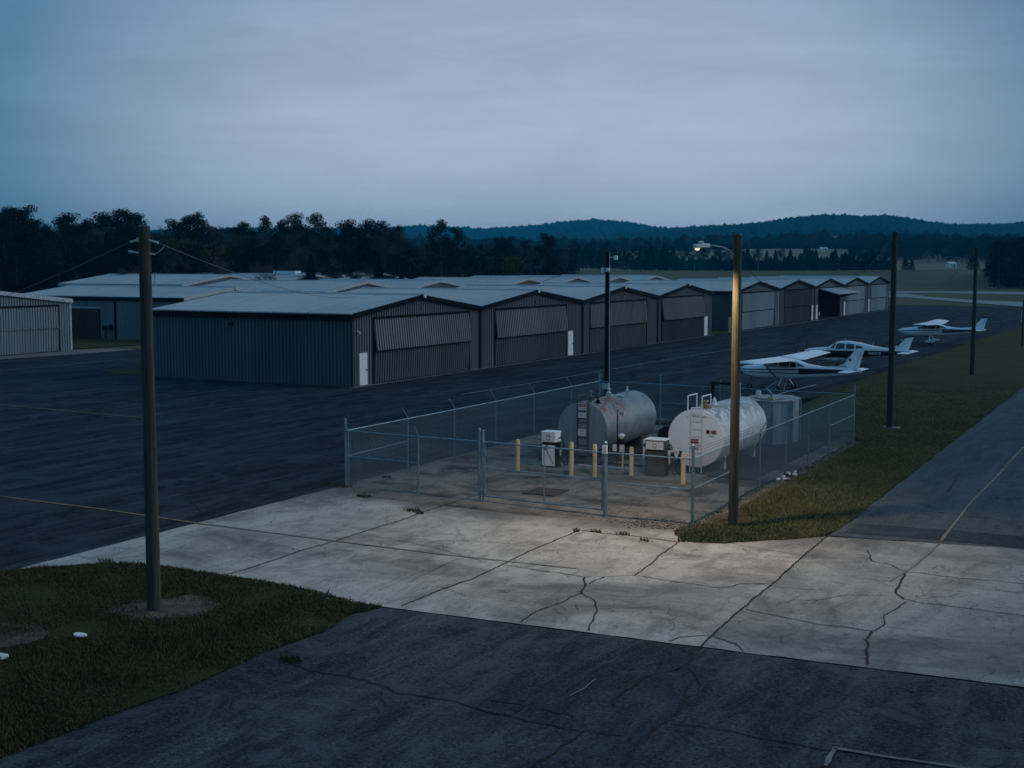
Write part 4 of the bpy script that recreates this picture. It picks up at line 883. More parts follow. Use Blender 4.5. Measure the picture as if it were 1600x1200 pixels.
# ------------------------------------------------------------------ fuel yard fence
FH = 2.13
def mesh_panel(mb, A, B, z0, z1, pitch=.075, r=.0031):
    A, B = Vector(A), Vector(B); L = (B-A).length; d = (B-A)/L; H = z1-z0; nrm = Vector((-d.y, d.x))
    n = int((L+H)/pitch)
    for s in (0, 1):
        for i in range(n):
            t0 = i*pitch-H; a0, a1 = t0, t0+H; zz0, zz1 = z0, z1
            if a0 < 0: zz0 = z0-a0; a0 = 0
            if a1 > L: zz1 = z1-(a1-L); a1 = L
            if zz1-zz0 < .02: continue
            if s: a0, a1 = L-a0, L-a1
            o = nrm*(.004 if s else -.004)
            p, q = A+d*a0+o, A+d*a1+o
            mb.tube((p.x, p.y, zz0), (q.x, q.y, zz1), r, r, 3, cap=False)
def fence_run(label, pts, big=(), brace=(), barbs=True, arm=(0, 0), strands=False, toprail=True, mesh=True):
    O = pts[0]; root = thing('chain_link_fence', label, 'fence', (O[0], O[1], 0), 0, 'fence round the fuel yard')
    P = [Vector((p[0]-O[0], p[1]-O[1])) for p in pts]
    for i, p in enumerate(P):
        if i in big: 
            b_ = MB(); b_.tube((p.x, p.y, 0), (p.x, p.y, FH+.38), .05, .05, 10); b_.lathe([(.055, 0), (.055, .03), (.02, .07)], (p.x, p.y, FH+.38), 'z', 10); b_.build('corner_post', M['galv'], root, smooth=True)
        elif i not in (-1,):
            b_ = MB(); b_.tube((p.x, p.y, 0), (p.x, p.y, FH), .032, .032, 8)
            if arm != (0, 0): b_.tube((p.x, p.y, FH), (p.x+arm[0], p.y+arm[1], FH+.36), .018, .014, 6)
            b_.build('post', M['galv'], root, smooth=True)
    b_ = MB(); A, B = P[0], P[-1]
    b_.tube((A.x, A.y, FH-.02), (B.x, B.y, FH-.02), .024, .024, 8); b_.build('top_rail', M['galv'], root, smooth=True)
    for i in brace:
        a, b = P[i], P[i+1]; b_ = MB(); b_.tube((a.x, a.y, FH*.55), (b.x, b.y, FH*.55), .02, .02, 8); b_.build('brace_rail', M['galv'], root, smooth=True)
    b_ = MB(); mesh_panel(b_, A, B, .06, FH-.03); b_.tube((A.x, A.y, .06), (B.x, B.y, .06), .004, .004, 4); b_.build('wire_mesh', M['wire'], root, fixn=False)
    if strands:
        b_ = MB()
        for k in range(3):
            f = (k+1)/3; ox, oy, oz = arm[0]*f, arm[1]*f, .36*f
            b_.tube((A.x+ox, A.y+oy, FH+oz), (B.x+ox, B.y+oy, FH+oz), .0045, .0045, 4)
            L = (B-A).length; n = int(L/.15); d = (B-A)/L
            for j in range(n):
                q = A+d*(j*.15); b_.tube((q.x+ox-.02, q.y+oy-.015, FH+oz-.015), (q.x+ox+.02, q.y+oy+.015, FH+oz+.015), .003, .003, 3)
        b_.build('barbed_wire', M['wire'], root, fixn=False)
    return root
fence_run('left side of the fuel yard fence, facing the dark apron, with angled post tips', [(-27.3, 38.1), (-27.5, 42.6), (-27.6, 46.4), (-27.65, 50.1), (-27.7, 54.0), (-27.6, 57.9), (-27.3, 60.6)], big=(0, 6), brace=(0,), arm=(-.26, 0))
fence_run('back side of the fuel yard fence, behind both tanks', [(-27.25, 60.65), (-23.9, 60.6), (-20.7, 60.5), (-17.4, 60.3), (-14.0, 60.1)], big=(1,), brace=(1, 3), arm=(0, .2))
fence_run('right side of the fuel yard fence along the grass strip, with barbed strands', [(-13.72, 37.65), (-13.76, 41.5), (-13.8, 44.9), (-13.83, 48.3), (-13.86, 51.7), (-13.9, 55.2), (-13.95, 59.9)], big=(0, 6), brace=(0, 5), arm=(.22, 0), strands=True)
fence_run('front left panel of the fuel yard fence between corner and gate', [(-27.2, 38.12), (-24.13, 38.05), (-21.6, 38.0)], big=(2,), brace=(0,), arm=(0, -.22))
# gate
gt_ = thing('yard_gate', 'wide chain link gate with mid rail and central upright, left of the thick blue-grey post', 'gate', (-21.4, 38.0, 0))
D = Vector((4.58, -.36)); 
def gp(t, z): return (D.x*t, D.y*t, z)
b_ = MB(); b_.path([gp(0, .22), gp(1, .22), gp(1, FH-.02), gp(0, FH-.02), gp(0, .22)], .026, 8); b_.build('gate_frame', M['galv'], gt_)
b_ = MB(); b_.tube(gp(.015, 1.2), gp(.985, 1.2), .022, .022, 8); b_.build('mid_rail', M['galv'], gt_)
b_ = MB(); b_.tube(gp(.52, .24), gp(.52, FH-.04), .022, .022, 8); b_.build('upright', M['galv'], gt_)
b_ = MB(); mesh_panel(b_, (0, 0), (D.x, D.y), .22, FH-.04); b_.build('wire_mesh', M['wire'], gt_, fixn=False)
for t in (-.02,):
    b_ = MB(); b_.tube((-.06, 0, 0), (-.06, 0, FH+.33), .045, .045, 10); b_.lathe([(.05, 0), (.05, .03), (.02, .06)], (-.06, 0, FH+.33), 'z', 10); b_.build('gate_post', M['galv'], gt_, smooth=True)
for z in (.3, 1.65):
    b_ = MB(); b_.box(-.11, .04, -.06, .06, z, z+.12); b_.build('hinge', M['galv'], gt_, bevel=.01)
# right front panel with its thick posts
fr_ = thing('chain_link_fence', 'front right panel of the fuel yard fence, from thick gate post to lamp pole corner', 'fence', (-16.7, 37.62, 0), 0, 'fence round the fuel yard')
Lx = 2.95
for x_, nm, r_, hh_ in ((0, 'gate_post', .07, FH+.28), ):
    b_ = MB(); b_.tube((x_, 0, 0), (x_, 0, hh_), r_, r_, 12); b_.lathe([(r_*1.05, 0), (r_*1.05, .03), (.03, .08)], (x_, 0, hh_), 'z', 12); b_.build(nm, M['galv'], fr_, smooth=True)
b_ = MB(); b_.tube((.05, 0, FH-.02), (Lx, .02, FH-.02), .024, .024, 8); b_.build('top_rail', M['galv'], fr_)
b_ = MB(); b_.tube((.05, 0, 1.15), (Lx, .02, 1.15), .022, .022, 8); b_.build('brace_rail', M['galv'], fr_)
b_ = MB(); mesh_panel(b_, (.05, 0), (Lx, .02), .06, FH-.04); b_.build('wire_mesh', M['wire'], fr_, fixn=False)
b_ = MB()
for k in range(3): b_.tube((1.9, 0, FH+.1+.1*k), (Lx, .02, FH+.1+.1*k), .0045, .0045, 4)
b_.build('barbed_wire', M['wire'], fr_, fixn=False)
b_ = MB(); b_.box(-.09, .09, -.1, -.03, 2.08, 2.35)
b_.build('lock_box', M['signwhite'], fr_, bevel=.015)

# ------------------------------------------------------------------ fuel yard contents
# low slabs and kerbs
def slab(name, label, x0, x1, y0, y1, h, mat='slab', cat='slab'):
    o = MB(); o.box(x0, x1, y0, y1, .005, h); q = o.build(name, M[mat], bevel=.03); return tag(q, label, cat)
slab('pump_island', 'low concrete island under the white pump', -23.3, -21.4, 44.7, 46.3, .14)
slab('pump_island', 'low concrete island with worn edge under the dark grey pump', -19.0, -16.3, 44.6, 46.3, .15)
slab('tank_slab', 'long slab under the rusty grey tank', -24.0, -20.9, 47.2, 55.4, .13, 'darkpad')
slab('tank_slab', 'slab with pale front lip under the white tank', -18.7, -14.6, 46.6, 60.0, .10, 'darkpad')
slab('kerb', 'pale kerb between the two pump islands', -21.3, -19.1, 45.5, 45.7, .15, 'slab', 'kerb')
slab('kerb', 'low pale kerb across the yard behind the tall sign post', -20.8, -18.8, 47.6, 47.85, .12, 'slab', 'kerb')
slab('kerb', 'pale kerb stone beyond the back fence', -25.3, -22.6, 61.4, 61.8, .18, 'slab', 'kerb')
def text(body, size, mat, parent, loc, rot, name='lettering', thick=.002, align='CENTER'):
    c = bpy.data.curves.new(name, 'FONT'); c.body = body; c.size = size; c.align_x = align; c.align_y = 'CENTER'; c.extrude = thick; c.resolution_u = 2
    o = bpy.data.objects.new(name, c); COL.objects.link(o); dg = bpy.context.evaluated_depsgraph_get(); dg.update()
    me = bpy.data.meshes.new_from_object(o.evaluated_get(dg)); bpy.data.objects.remove(o); me.materials.clear(); me.materials.append(mat)
    t = bpy.data.objects.new(name, me); COL.objects.link(t); t.parent = parent; t.location = loc; t.rotation_euler = rot; return t
FR = (math.pi/2, 0, 0)          # readable from -Y
# --- rusty grey tank
RT = 1.12
t1 = thing('fuel_tank', 'horizontal grey cylindrical fuel tank with rust on its top and signs on its dull end', 'fuel tank', (-22.5, 48.3, 1.32))
L1 = 5.5
b_ = MB()
prof = [(RT, .0)]+[(RT, h) for h in np.linspace(.1, L1-.1, 26)]+[(RT, L1), (RT*.86, L1+.12), (RT*.5, L1+.2), (.02, L1+.22)]
b_.lathe([(RT-.01, .001)]+prof, (0, 0, 0), 'y', 64); b_.build('shell', M['tank_g'], t1, smooth=True)
b_ = MB(); b_.lathe([(.02, -.03), (RT*.9, -.028), (RT+.006, -.01), (RT+.006, .03), (RT-.03, .03)], (0, 0, 0), 'y', 64); b_.build('end_plate', M['tank_end'], t1, smooth=True)
for h in (1.75, 3.6):
    b_ = MB(); b_.lathe([(RT+.001, h-.03), (RT+.008, h-.02), (RT+.008, h+.02), (RT+.001, h+.03)], (0, 0, 0), 'y', 64); b_.build('weld_band', M['tank_g'], t1, smooth=True)
lad = MB()
for s in (-.18, .30): lad.box(s-.02, s+.02, -.13, -.06, -1.2, 1.12)
for k in range(7): lad.tube((-.17, -.1, -1.0+k*.32), (.29, -.1, -1.0+k*.32), .014, .014, 6)
lad.tube((-.18, -.1, 1.1), (-.18, -.1, 1.38), .018, .018, 6); lad.tube((-.18, -.1, 1.38), (-.16, .75, 1.38), .018, .018, 6); lad.tube((-.16, .75, 1.38), (-.16, .75, 1.05), .018, .018, 6)
lad.build('ladder', M['greysteel'], t1)
sg = MB(); sg.box(-.12, .25, -.17, -.145, .48, 1.08); s_ = sg.build('warning_sign', M['signwhite'], t1)
q = MB(); q.box(-.11, .24, -.176, -.171, .95, 1.06); q.build('red_panel', M['red'], s_); text('NO SMOKING', .055, M['signwhite'], s_, (.065, -.178, 1.005), FR)
text('FLAMMABLE', .06, M['red'], s_, (.065, -.173, .88), FR); q = MB(); q.box(-.11, .24, -.176, -.171, .70, .80); q.build('blue_panel', M['blue'], s_); text('JET A', .10, M['blue'], s_, (.065, -.173, .59), FR)
sg = MB(); sg.box(-.13, .24, -.17, -.145, -.28, .0); s_ = sg.build('notice_plate', M['signwhite'], t1); text('COMBUSTIBLE', .05, M['greysteel'], s_, (.055, -.173, -.07), FR); text('LIQUID', .05, M['greysteel'], s_, (.055, -.173, -.19), FR)
# legs (saddles)
for h in (.9, 4.4):
    b_ = MB(); b_.prism([(-.75, h, -1.2), (.75, h, -1.2), (.85, h, -.78), (0, h, -1.10), (-.85, h, -.78)], (0, .3, 0)); b_.build('saddle', M['greysteel'], t1)
def valve(parent, x, y, z, s=1.0, mat='brass', name='valve'):
    b_ = MB(); b_.tube((x, y, z), (x, y, z+.14*s), .05*s, .05*s, 10); b_.lathe([(.08*s, .14*s), (.1*s, .16*s), (.1*s, .2*s), (.05*s, .23*s), (.04*s, .3*s), (.07*s, .32*s), (.05*s, .38*s)], (x, y, z), 'z', 12)
    b_.tube((x-.13*s, y, z+.1*s), (x+.13*s, y, z+.1*s), .04*s, .04*s, 8); return b_.build(name, M[mat], parent, smooth=True)
valve(t1, .15, .45, 1.08, 1.3, 'greysteel'); valve(t1, .45, .55, .98, .9, 'black'); valve(t1, -.05, .8, 1.1, .9, 'greysteel'); valve(t1, .05, 2.6, 1.08, 1.1, 'white_dull', 'vent'); valve(t1, .1, 4.5, 1.1, .8, 'white_dull', 'vent')
b_ = MB(); b_.tube((.2, 3.1, 1.14), (.5, 3.2, 1.08), .05, .05, 8); b_.build('pipe_elbow', M['white_dull'], t1)
# --- white tank
RW = 1.13
t2 = thing('fuel_tank', 'horizontal white cylindrical fuel tank with white ladder hoops and dark peeling streaks', 'fuel tank', (-17.05, 47.05, 1.42))
L2 = 5.6
b_ = MB(); b_.lathe([(RW-.01, .001), (RW, 0)]+[(RW, h) for h in np.linspace(.1, L2-.1, 26)]+[(RW, L2), (RW*.85, L2+.12), (RW*.5, L2+.2), (.02, L2+.22)], (0, 0, 0), 'y', 64); b_.build('shell', M['tank_w'], t2, smooth=True)
b_ = MB(); b_.lathe([(.02, -.05), (RW*.8, -.045), (RW+.005, -.012), (RW+.005, .03), (RW-.03, .03)], (0, 0, 0), 'y', 64); b_.build('end_plate', M['tank_we'], t2, smooth=True)
for h in (1.85, 3.7):
    b_ = MB(); b_.lathe([(RW+.001, h-.03), (RW+.009, h-.02), (RW+.009, h+.02), (RW+.001, h+.03)], (0, 0, 0), 'y', 64); b_.build('weld_band', M['tank_w'], t2, smooth=True)
lad = MB()
for s in (-.17, .30): lad.tube((s, -.16, -1.40), (s, -.16, 1.15), .022, .022, 8)
for k in range(8): lad.tube((-.17, -.16, -1.1+k*.3), (.30, -.16, -1.1+k*.3), .013, .013, 6)
lad.build('ladder', M['white_dull'], t2)
for s in (-.28, .30): MB().path([(s, -.16, .85), (s, -.16, 1.66), (s, .85, 1.66), (s, .85, .98)], .027, 8).build('ladder_hoop', M['white'], t2, smooth=True)
hp = MB(); hp.path([(-.12, -.2, .6), (-.12, -.2, 1.2), (.2, .1, 1.22)], .02, 8); hp.build('handrail', M['white'], t2)
b_ = MB(); b_.lathe([(.09, 0), (.09, .12), (.15, .13), (.15, .17), (.06, .2), (.06, .28), (.12, .3), (.09, .36)], (.15, .7, 1.08), 'z', 14); b_.tube((-.1, .7, 1.2), (.4, .7, 1.2), .06, .06, 8); b_.build('valve', M['brass'], t2, smooth=True)
b_ = MB(); b_.lathe([(.16, 0), (.16, .05), (.1, .07), (.06, .2), (.09, .22), (.05, .28), (.02, .36)], (.05, 2.0, 1.08), 'z', 14); b_.build('vent', M['white'], t2, smooth=True)
b_ = MB(); b_.lathe([(.12, 0), (.12, .1), (.06, .14)], (.05, 4.7, 1.09), 'z', 12); b_.build('vent', M['white_dull'], t2, smooth=True)
valve(t2, .35, 5.95, .0, .9, 'brass')
for h in (1.2, 5.0):
    for s in (-.72, .72):
        b_ = MB(); b_.box(s-.1, s+.1, h-.08, h+.08, -1.36, -.72); b_.build('leg', M['white_dull'], t2)
    b_ = MB(); b_.box(-.82, .82, h-.05, h+.05, -1.0, -.9); b_.build('leg_brace', M['white_dull'], t2)
sg = MB(); sg.box(-.13, .2, -.2, -.185, -.34, .0); s_ = sg.build('warning_sign', M['signwhite'], t2)
q = MB(); q.box(-.12, .19, -.204, -.201, -.18, -.01); q.build('red_panel', M['red'], s_); text('DANGER', .08, M['signwhite'], s_, (.035, -.206, -.095), FR); text('NO SMOKING', .05, M['red'], s_, (.035, -.203, -.25), FR)
sg = MB(); sg.box(.46, .86, -.08, -.06, .22, .36); s_ = sg.build('grade_plate', M['signwhite'], t2)
q = MB(); q.box(.46, .58, -.086, -.081, .222, .358); q.build('black_panel', M['black'], s_); q = MB(); q.box(.70, .86, -.086, -.081, .222, .358); q.build('red_panel', M['red'], s_); text('100LL', .07, M['red'], s_, (.645, -.09, .29), FR)
text('AVGAS', .07, M['tank_end'], t2, (.66, -.062, .12), FR)
text('AVGAS 100LL', .11, M['pole'], t2, (.15, -.055, .86), FR)
# galvanised upright tank
t3 = thing('upright_tank', 'upright eight-sided galvanised tank behind the white one, with rusty lid', 'tank', (-17.05, 57.2, .1))
def ngon_ring(r, z, n=8, ph=.39, sx=1.0, sy=1.35): return [(r*sx*math.cos(ph+i*2*math.pi/n), r*sy*math.sin(ph+i*2*math.pi/n), z) for i in range(n)]
b_ = MB(); b_.prism(ngon_ring(1.2, 0), (0, 0, 1.92)); b_.build('shell', M['tank_v'], t3)
b_ = MB(); b_.prism(ngon_ring(1.25, 1.92), (0, 0, .05)); b_.prism(ngon_ring(.8, 1.97), (0, 0, .05)); b_.build('lid', M['tank_top'], t3)
for x, y, _ in ngon_ring(1.205, 0): MB().box(x-.06, x+.06, y-.06, y+.06, -.08, 1.9).build('corner_rib', M['galv'], t3)
b_ = MB(); b_.tube((.25, -1.0, 1.97), (.25, -1.0, 2.25), .06, .06, 8); b_.tube((.25, -1.0, 2.25), (.05, -1.15, 2.5), .05, .05, 8); b_.tube((.05, -1.15, 2.5), (.5, -.9, 2.85), .025, .02, 8); b_.tube((.42, -1.0, 2.2), (.42, -1.0, 2.8), .015, .015, 6); b_.build('pump_arm', M['galv'], t3, smooth=True)
b_ = MB(); b_.tube((.2, -1.1, 1.98), (.2, -1.1, 2.12), .09, .07, 10); b_.box(.0, .4, -1.15, -1.0, 1.98, 2.05); b_.build('valve', M['brass'], t3)
b_ = MB(); b_.lathe([(.13, 0), (.13, .24), (.09, .27)], (-.75, .3, 1.97), 'z', 12); b_.build('vent', M['white_dull'], t3, smooth=True)
b_ = MB(); b_.tube((.55, -.9, 2.25), (1.9, .4, 2.62), .018, .018, 6); b_.build('dip_rod', M['trim_l'], t3)
# dark stair frame behind the white tank
sf = thing('stair_frame', 'tall dark pipe frame with one pale upright behind the white tank', 'frame', (-19.0, 54.6, 0), R(0))
b_ = MB(); b_.box(-.06, .06, -.05, .05, 0, 2.95); b_.box(1.12, 1.2, -.05, .05, 0, 2.9); b_.box(.06, 1.12, -.03, .03, 2.83, 2.93); b_.build('frame', M['black'], sf)
b_ = MB(); b_.tube((1.27, -.04, 0), (1.27, -.04, 2.93), .035, .035, 8); b_.build('upright', M['trim_l'], sf)
b_ = MB(); b_.box(.06, 1.12, -.02, .02, 1.4, 1.46); b_.build('cross_bar', M['black'], sf)
# black motor box and small meter between the tanks
mo = thing('pump_motor', 'black hooded pump motor between the two tanks', 'motor', (-19.4, 51.2, 0))
b_ = MB(); b_.lathe([(.3, -.75), (.45, -.72), (.47, 0), (.47, .45), (.4, .55), (.1, .6)], (0, 0, .72), 'x', 20); b_.build('drum', M['black'], mo, smooth=True)
b_ = MB(); b_.box(-.6, .45, -.4, .4, .03, .28); b_.box(-.5, .2, -.42, .35, .95, 1.3); b_.build('housing', M['rubber'], mo, bevel=.06)
me_ = thing('meter_post', 'small white meter cabinet with dark front standing just left of the dark grey pump', 'meter', (-19.0, 46.9, 0))
b_ = MB(); b_.box(-.16, .16, -.12, .12, .1, 1.28); b_.build('cabinet', M['white_dull'], me_, bevel=.02)
b_ = MB(); b_.box(-.05, .15, -.14, -.122, .1, .85); b_.build('front_panel', M['black'], me_); b_ = MB(); b_.lathe([(.07, -.15), (.07, -.122), (.02, -.12)], (-.06, 0, 1.05), 'y', 12); b_.lathe([(.05, -.15), (.05, -.122), (.02, -.12)], (.09, 0, 1.0), 'y', 12); b_.build('dial', M['blue'], me_)
b_ = MB(); b_.tube((.2, -.05, .1), (.2, -.05, .95), .02, .02, 6); b_.build('pipe', M['galv'], me_)
# pumps
def pump(label, x, y, z, body, face, headm, wd, dp, hh_, hoseside=1, dark=False):
    r = thing('fuel_pump', label, 'fuel pump', (x, y, z), R(0))
    b_ = MB(); b_.box(-wd/2, wd/2, -dp/2, dp/2, 0, hh_*.66); c_ = b_.build('cabinet', M[body], r, bevel=.02)
    b_ = MB(); b_.box(-wd/2+.03, wd/2-.03, -dp/2-.012, -dp/2+.01, .05, hh_*.62); b_.build('front_panel', M[face], c_, bevel=.008)
    b_ = MB(); b_.box(-wd/2+.03, wd/2-.03, -dp/2+.04, dp/2-.04, hh_*.66, hh_*.70); b_.build('neck', M['black'], r)
    b_ = MB(); b_.box(-wd/2, wd/2, -dp/2, dp/2, hh_*.70, hh_*.96); h_ = b_.build('head', M[headm], r, bevel=.025)
    b_ = MB(); b_.box(-wd/2-.02, wd/2+.02, -dp/2-.03, dp/2+.02, hh_*.96, hh_); b_.build('head_cap', M['white'], h_, bevel=.02)
    b_ = MB(); b_.box(-wd/2+.03, wd/2-.03, -dp/2-.008, -dp/2+.002, hh_*.72, hh_*.93); b_.build('dial_face', M['signwhite'], h_)
    b_ = MB(); b_.lathe([(.085, -dp/2-.02), (.085, -dp/2-.009), (.05, -dp/2-.008)], (0, 0, hh_*.815), 'y', 18); b_.build('badge', M['greysteel'] , h_)
    b_ = MB(); b_.lathe([(.06, -dp/2-.024), (.06, -dp/2-.021), (.05, -dp/2-.0205)], (0, 0, hh_*.815), 'y', 18); b_.build('badge_centre', M['signwhite'], h_)
    s = hoseside
    b_ = MB(); b_.path([(s*wd/2, .05, hh_*.8), (s*(wd/2+.14), .05, hh_*.85), (s*(wd/2+.25), .04, hh_*.6), (s*(wd/2+.16), 0, hh_*.22), (s*(wd/2+.3), -.05, .1), (s*(wd/2+.45), -.08, .12), (s*(wd/2+.42), -.05, .4), (s*(wd/2+.2), 0, hh_*.45)], .026, 7); b_.build('hose', M['rubber'], r, smooth=True)
    b_ = MB(); b_.tube((s*(wd/2+.1), -.02, hh_*.33), (s*(wd/2+.13), -.02, hh_*.48), .035, .05, 8); b_.tube((s*(wd/2+.12), -.02, hh_*.46), (s*(wd/2+.02), -.02, hh_*.52), .02, .018, 6); b_.build('nozzle', M['white_dull'], r, smooth=True)
    b_ = MB(); b_.box(s*wd/2-.0 if s > 0 else -wd/2-.04, s*wd/2+.04 if s > 0 else -wd/2, -dp*.3, dp*.3, .05, hh_*.6); b_.build('side_panel', M['black'], r)
    return r
pw_ = pump('white fuel pump with a diagonal hose mark on its front, left of the grey tank', -22.52, 45.4, .14, 'black', 'white', 'white', .62, .5, 1.42)
b_ = MB(); b_.tube((-.08, -.272, .68), (.24, -.272, .12), .013, .013, 6); b_.path([(-.08, -.272, .68), (-.14, -.272, .72), (-.13, -.272, .84), (-.04, -.272, .86), (-.02, -.272, .78), (-.08, -.272, .72)], .018, 6); b_.build('hose_emblem', M['black'], pw_)
text('FUEL', .09, M['greysteel'], pw_, (0, -.27, 1.27), FR)
pg_ = pump('dark grey fuel pump with a white dial head, in front of the white tank', -17.95, 45.3, .15, 'darkgrey', 'darkgrey', 'darkgrey', .78, .55, 1.42)
b_ = MB(); b_.tube((.58, -.05, .95), (.78, -.05, 1.02), .05, .05, 8); b_.tube((.78, -.05, 1.02), (.95, -.05, .9), .05, .04, 8); b_.tube((.95, -.05, .9), (1.0, -.05, .5), .035, .03, 8); b_.tube((.5, -.05, .8), (.5, -.05, 1.0), .06, .06, 10); b_.tube((.75, -.05, .85), (.75, -.05, 1.15), .05, .05, 8); b_.build('pipework', M['white_dull'], pg_, smooth=True)
b_ = MB(); b_.path([(.52, -.05, .8), (.66, -.08, .5), (.82, -.1, .25), (.95, -.1, .08), (1.0, -.08, .3), (1.0, -.05, .6)], .028, 7); b_.tube((.9, -.02, .6), (.95, -.02, 1.0), .09, .07, 8); b_.build('hose', M['rubber'], pg_, smooth=True)
b_ = MB(); b_.box(-.9, -.4, .35, .5, .0, .05)
b_.build('base_plate', M['greysteel'], pg_)
bl0 = None
for x, y, h, lb in ((-23.45, 44.3, 1.3, 'cream bollard standing alone left of the white pump'), (-21.1, 44.3, 1.35, 'cream bollard in front of the grey tank, nearer the white pump'), (-20.2, 44.5, 1.3, 'cream bollard in front of the grey tank, beside the gate post'), (-18.8, 44.8, 1.25, 'cream bollard left of the dark grey pump'), (-16.6, 44.5, 1.22, 'cream bollard right of the dark grey pump, by the white tank')):
    r = thing('bollard', lb, 'bollard', (x, y, 0), 0, 'cream bollards guarding the pumps')
    b_ = MB(); b_.lathe([(.085, 0), (.085, h-.06), (.07, h-.02), (.03, h)], (0, 0, 0), 'z', 16); b_.build('shaft', M['cream'], r, smooth=True)
    b_ = MB(); b_.box(-.2, .2, -.18, .18, .005, .035); b_.build('footing', M['slab'], r, bevel=.01)
r = thing('bollard', 'yellow bollard in the grassy gap between two hangars', 'bollard', (-49.0, 146.3, 0)); b_ = MB(); b_.lathe([(.13, 0), (.13, 1.75), (.1, 1.82), (.03, 1.86)], (0, 0, 0), 'z', 12); b_.build('shaft', simple('yellow_paint', (.50, .44, .22), .6), r, smooth=True)
b_ = MB(); b_.box(-.3, .3, -.3, .3, .02, .06); b_.build('footing', M['slab'], r)
# sign post with round disc and lamp
sp_ = thing('sign_post', 'thin black post with a round white sign in front of the grey tank flank', 'sign post', (-19.95, 46.4, 0))
b_ = MB(); b_.tube((-.13, 0, 0), (-.13, 0, 2.45), .03, .03, 8); b_.build('post', M['black'], sp_)
b_ = MB(); b_.lathe([(.155, -.03), (.155, 0), (.02, .005)], (.05, 0, 2.3), 'y', 24); s_ = b_.build('round_sign', M['signwhite'], sp_)
b_ = MB(); b_.box(-.03, .01, -.036, -.031, 2.22, 2.37); b_.box(.08, .12, -.036, -.031, 2.22, 2.37); b_.box(.01, .08, -.036, -.031, 2.28, 2.32); b_.build('emblem', M['blue'], s_)
b_ = MB(); b_.lathe([(.05, 0), (.13, .1), (.14, .16), (.05, .22)], (.05, 0, 1.28), 'z', 14); b_.build('bell', M['white'], sp_, smooth=True)
b_ = MB(); b_.box(-.08, .12, -.1, .1, 1.1, 1.28); b_.build('switch_box', M['black'], sp_)
b_ = MB(); b_.box(-.32, -.14, -.08, .06, .78, 1.05); b_.box(-.02, .15, -.08, .06, .76, 1.05); b_.build('junction_box', M['white_dull'], sp_, bevel=.02)
b_ = MB(); b_.tube((.1, 0, 0), (.1, 0, .78), .035, .035, 8); b_.build('conduit', M['cream'], sp_)
r = tag(MB().box(-21.0, -19.75, 40.0, 41.3, .014, .06).build('floor_plate', M['grate'], bevel=.01), 'rusty brown steel cover plate lying inside the gate', 'cover plate')
# pipes on the ground
b_ = MB(); b_.path([(-21.6, 46.0, .18), (-20.4, 46.0, .18), (-19.3, 46.0, .18)], .035, 8); tag(b_.build('fuel_pipe', M['trim_l'], smooth=True), 'pale pipe lying between the two pump islands', 'pipe')
b_ = MB(); b_.path([(-20.9, 47.4, .25), (-20.9, 46.6, .25), (-18.9, 46.5, .25), (-18.4, 45.8, .2)], .03, 8); tag(b_.build('fuel_pipe', M['black'], smooth=True), 'dark pipe running from the grey tank to the dark grey pump', 'pipe')
# stones along the fence foot
g = np.random.default_rng(12)
def stone_mesh(seed):
    gg = np.random.default_rng(seed); bm = bmesh.new(); bmesh.ops.create_icosphere(bm, subdivisions=2, radius=.5)
    for v in bm.verts:
        n_ = noise.noise(v.co*2+Vector((seed, 0, 0))); v.co *= 1+.35*n_; v.co.z *= .6
    me = bpy.data.meshes.new('stone'); bm.to_mesh(me); bm.free(); return me
SM = [stone_mesh(i) for i in range(5)]
for me in SM[:3]: me.materials.append(M['white_dull'])
for me in SM[3:]: me.materials.append(M['darkpad'])
for i in range(26):
    y = 46.9+g.random()*2.4; x = -13.62+g.normal(0, .12); o = bpy.data.objects.new('stone', SM[int(g.integers(0, 5))]); COL.objects.link(o); s = g.uniform(.1, .26)
    o.scale = (s, s*g.uniform(.6, 1.2), s); o.location = (x, y, .04); o.rotation_euler = (0, 0, g.uniform(0, 6)); tag(o, 'black or white stone in the little heap outside the right fence', 'stone', 'stones heaped outside the right fence')
V_, F2 = [], []
for i in range(1500):
    if i < 1000:
        y = 37.4+g.random()**1.5*22; x = -13.6+g.normal(0, .22)
    else:
        x, y = -14.6+g.normal(0, .6), 37.3+g.normal(0, .35)
    s = g.uniform(.015, .05); vv = IV*(1+g.uniform(-.3, .3, (len(IV), 1)))*s*np.array([1, 1.2, .6])+np.array([x, y, .025]); F2.append(IF+len(V_)*len(IV)); V_.append(vv)
tag(np_mesh('rubble', np.concatenate(V_), np.concatenate(F2), M['gravel']), 'fine rubble along the foot of the right fence', 'rubble', kind='stuff')
# litter
lt = MB()
for k in range(18):
    a = k/18*6.283; lt.v.append((math.cos(a)*.17*(1+.15*math.sin(3*a)), math.sin(a)*.11, .0))
lt.f = [tuple(range(18))]
gx, gy = G(125, 1000); lo2 = MB(); lo2.prism(lt.v, (0, 0, .035)); tag(lo2.build('litter', M['white'], loc=(gx, gy, .10)), 'flat white scrap lying in the lawn near the left pole', 'litter')
gx, gy = G(511, 946); bg_ = MB()
for k in range(9):
    p = Vector((g.normal(0, .09), g.normal(0, .05), abs(g.normal(.14, .09)))); q = p+Vector((g.normal(0, .07), g.normal(0, .05), g.normal(.05, .08))); w_ = p+Vector((g.normal(0, .08), g.normal(0, .05), g.normal(0, .08)))
    bg_.prism([tuple(p), tuple(q), tuple(w_)], (.004, .004, .004))
tag(bg_.build('plastic_bag', M['glass2'] , loc=(gx, gy, .05)), 'crumpled pale plastic bag at the right tip of the lawn', 'litter')
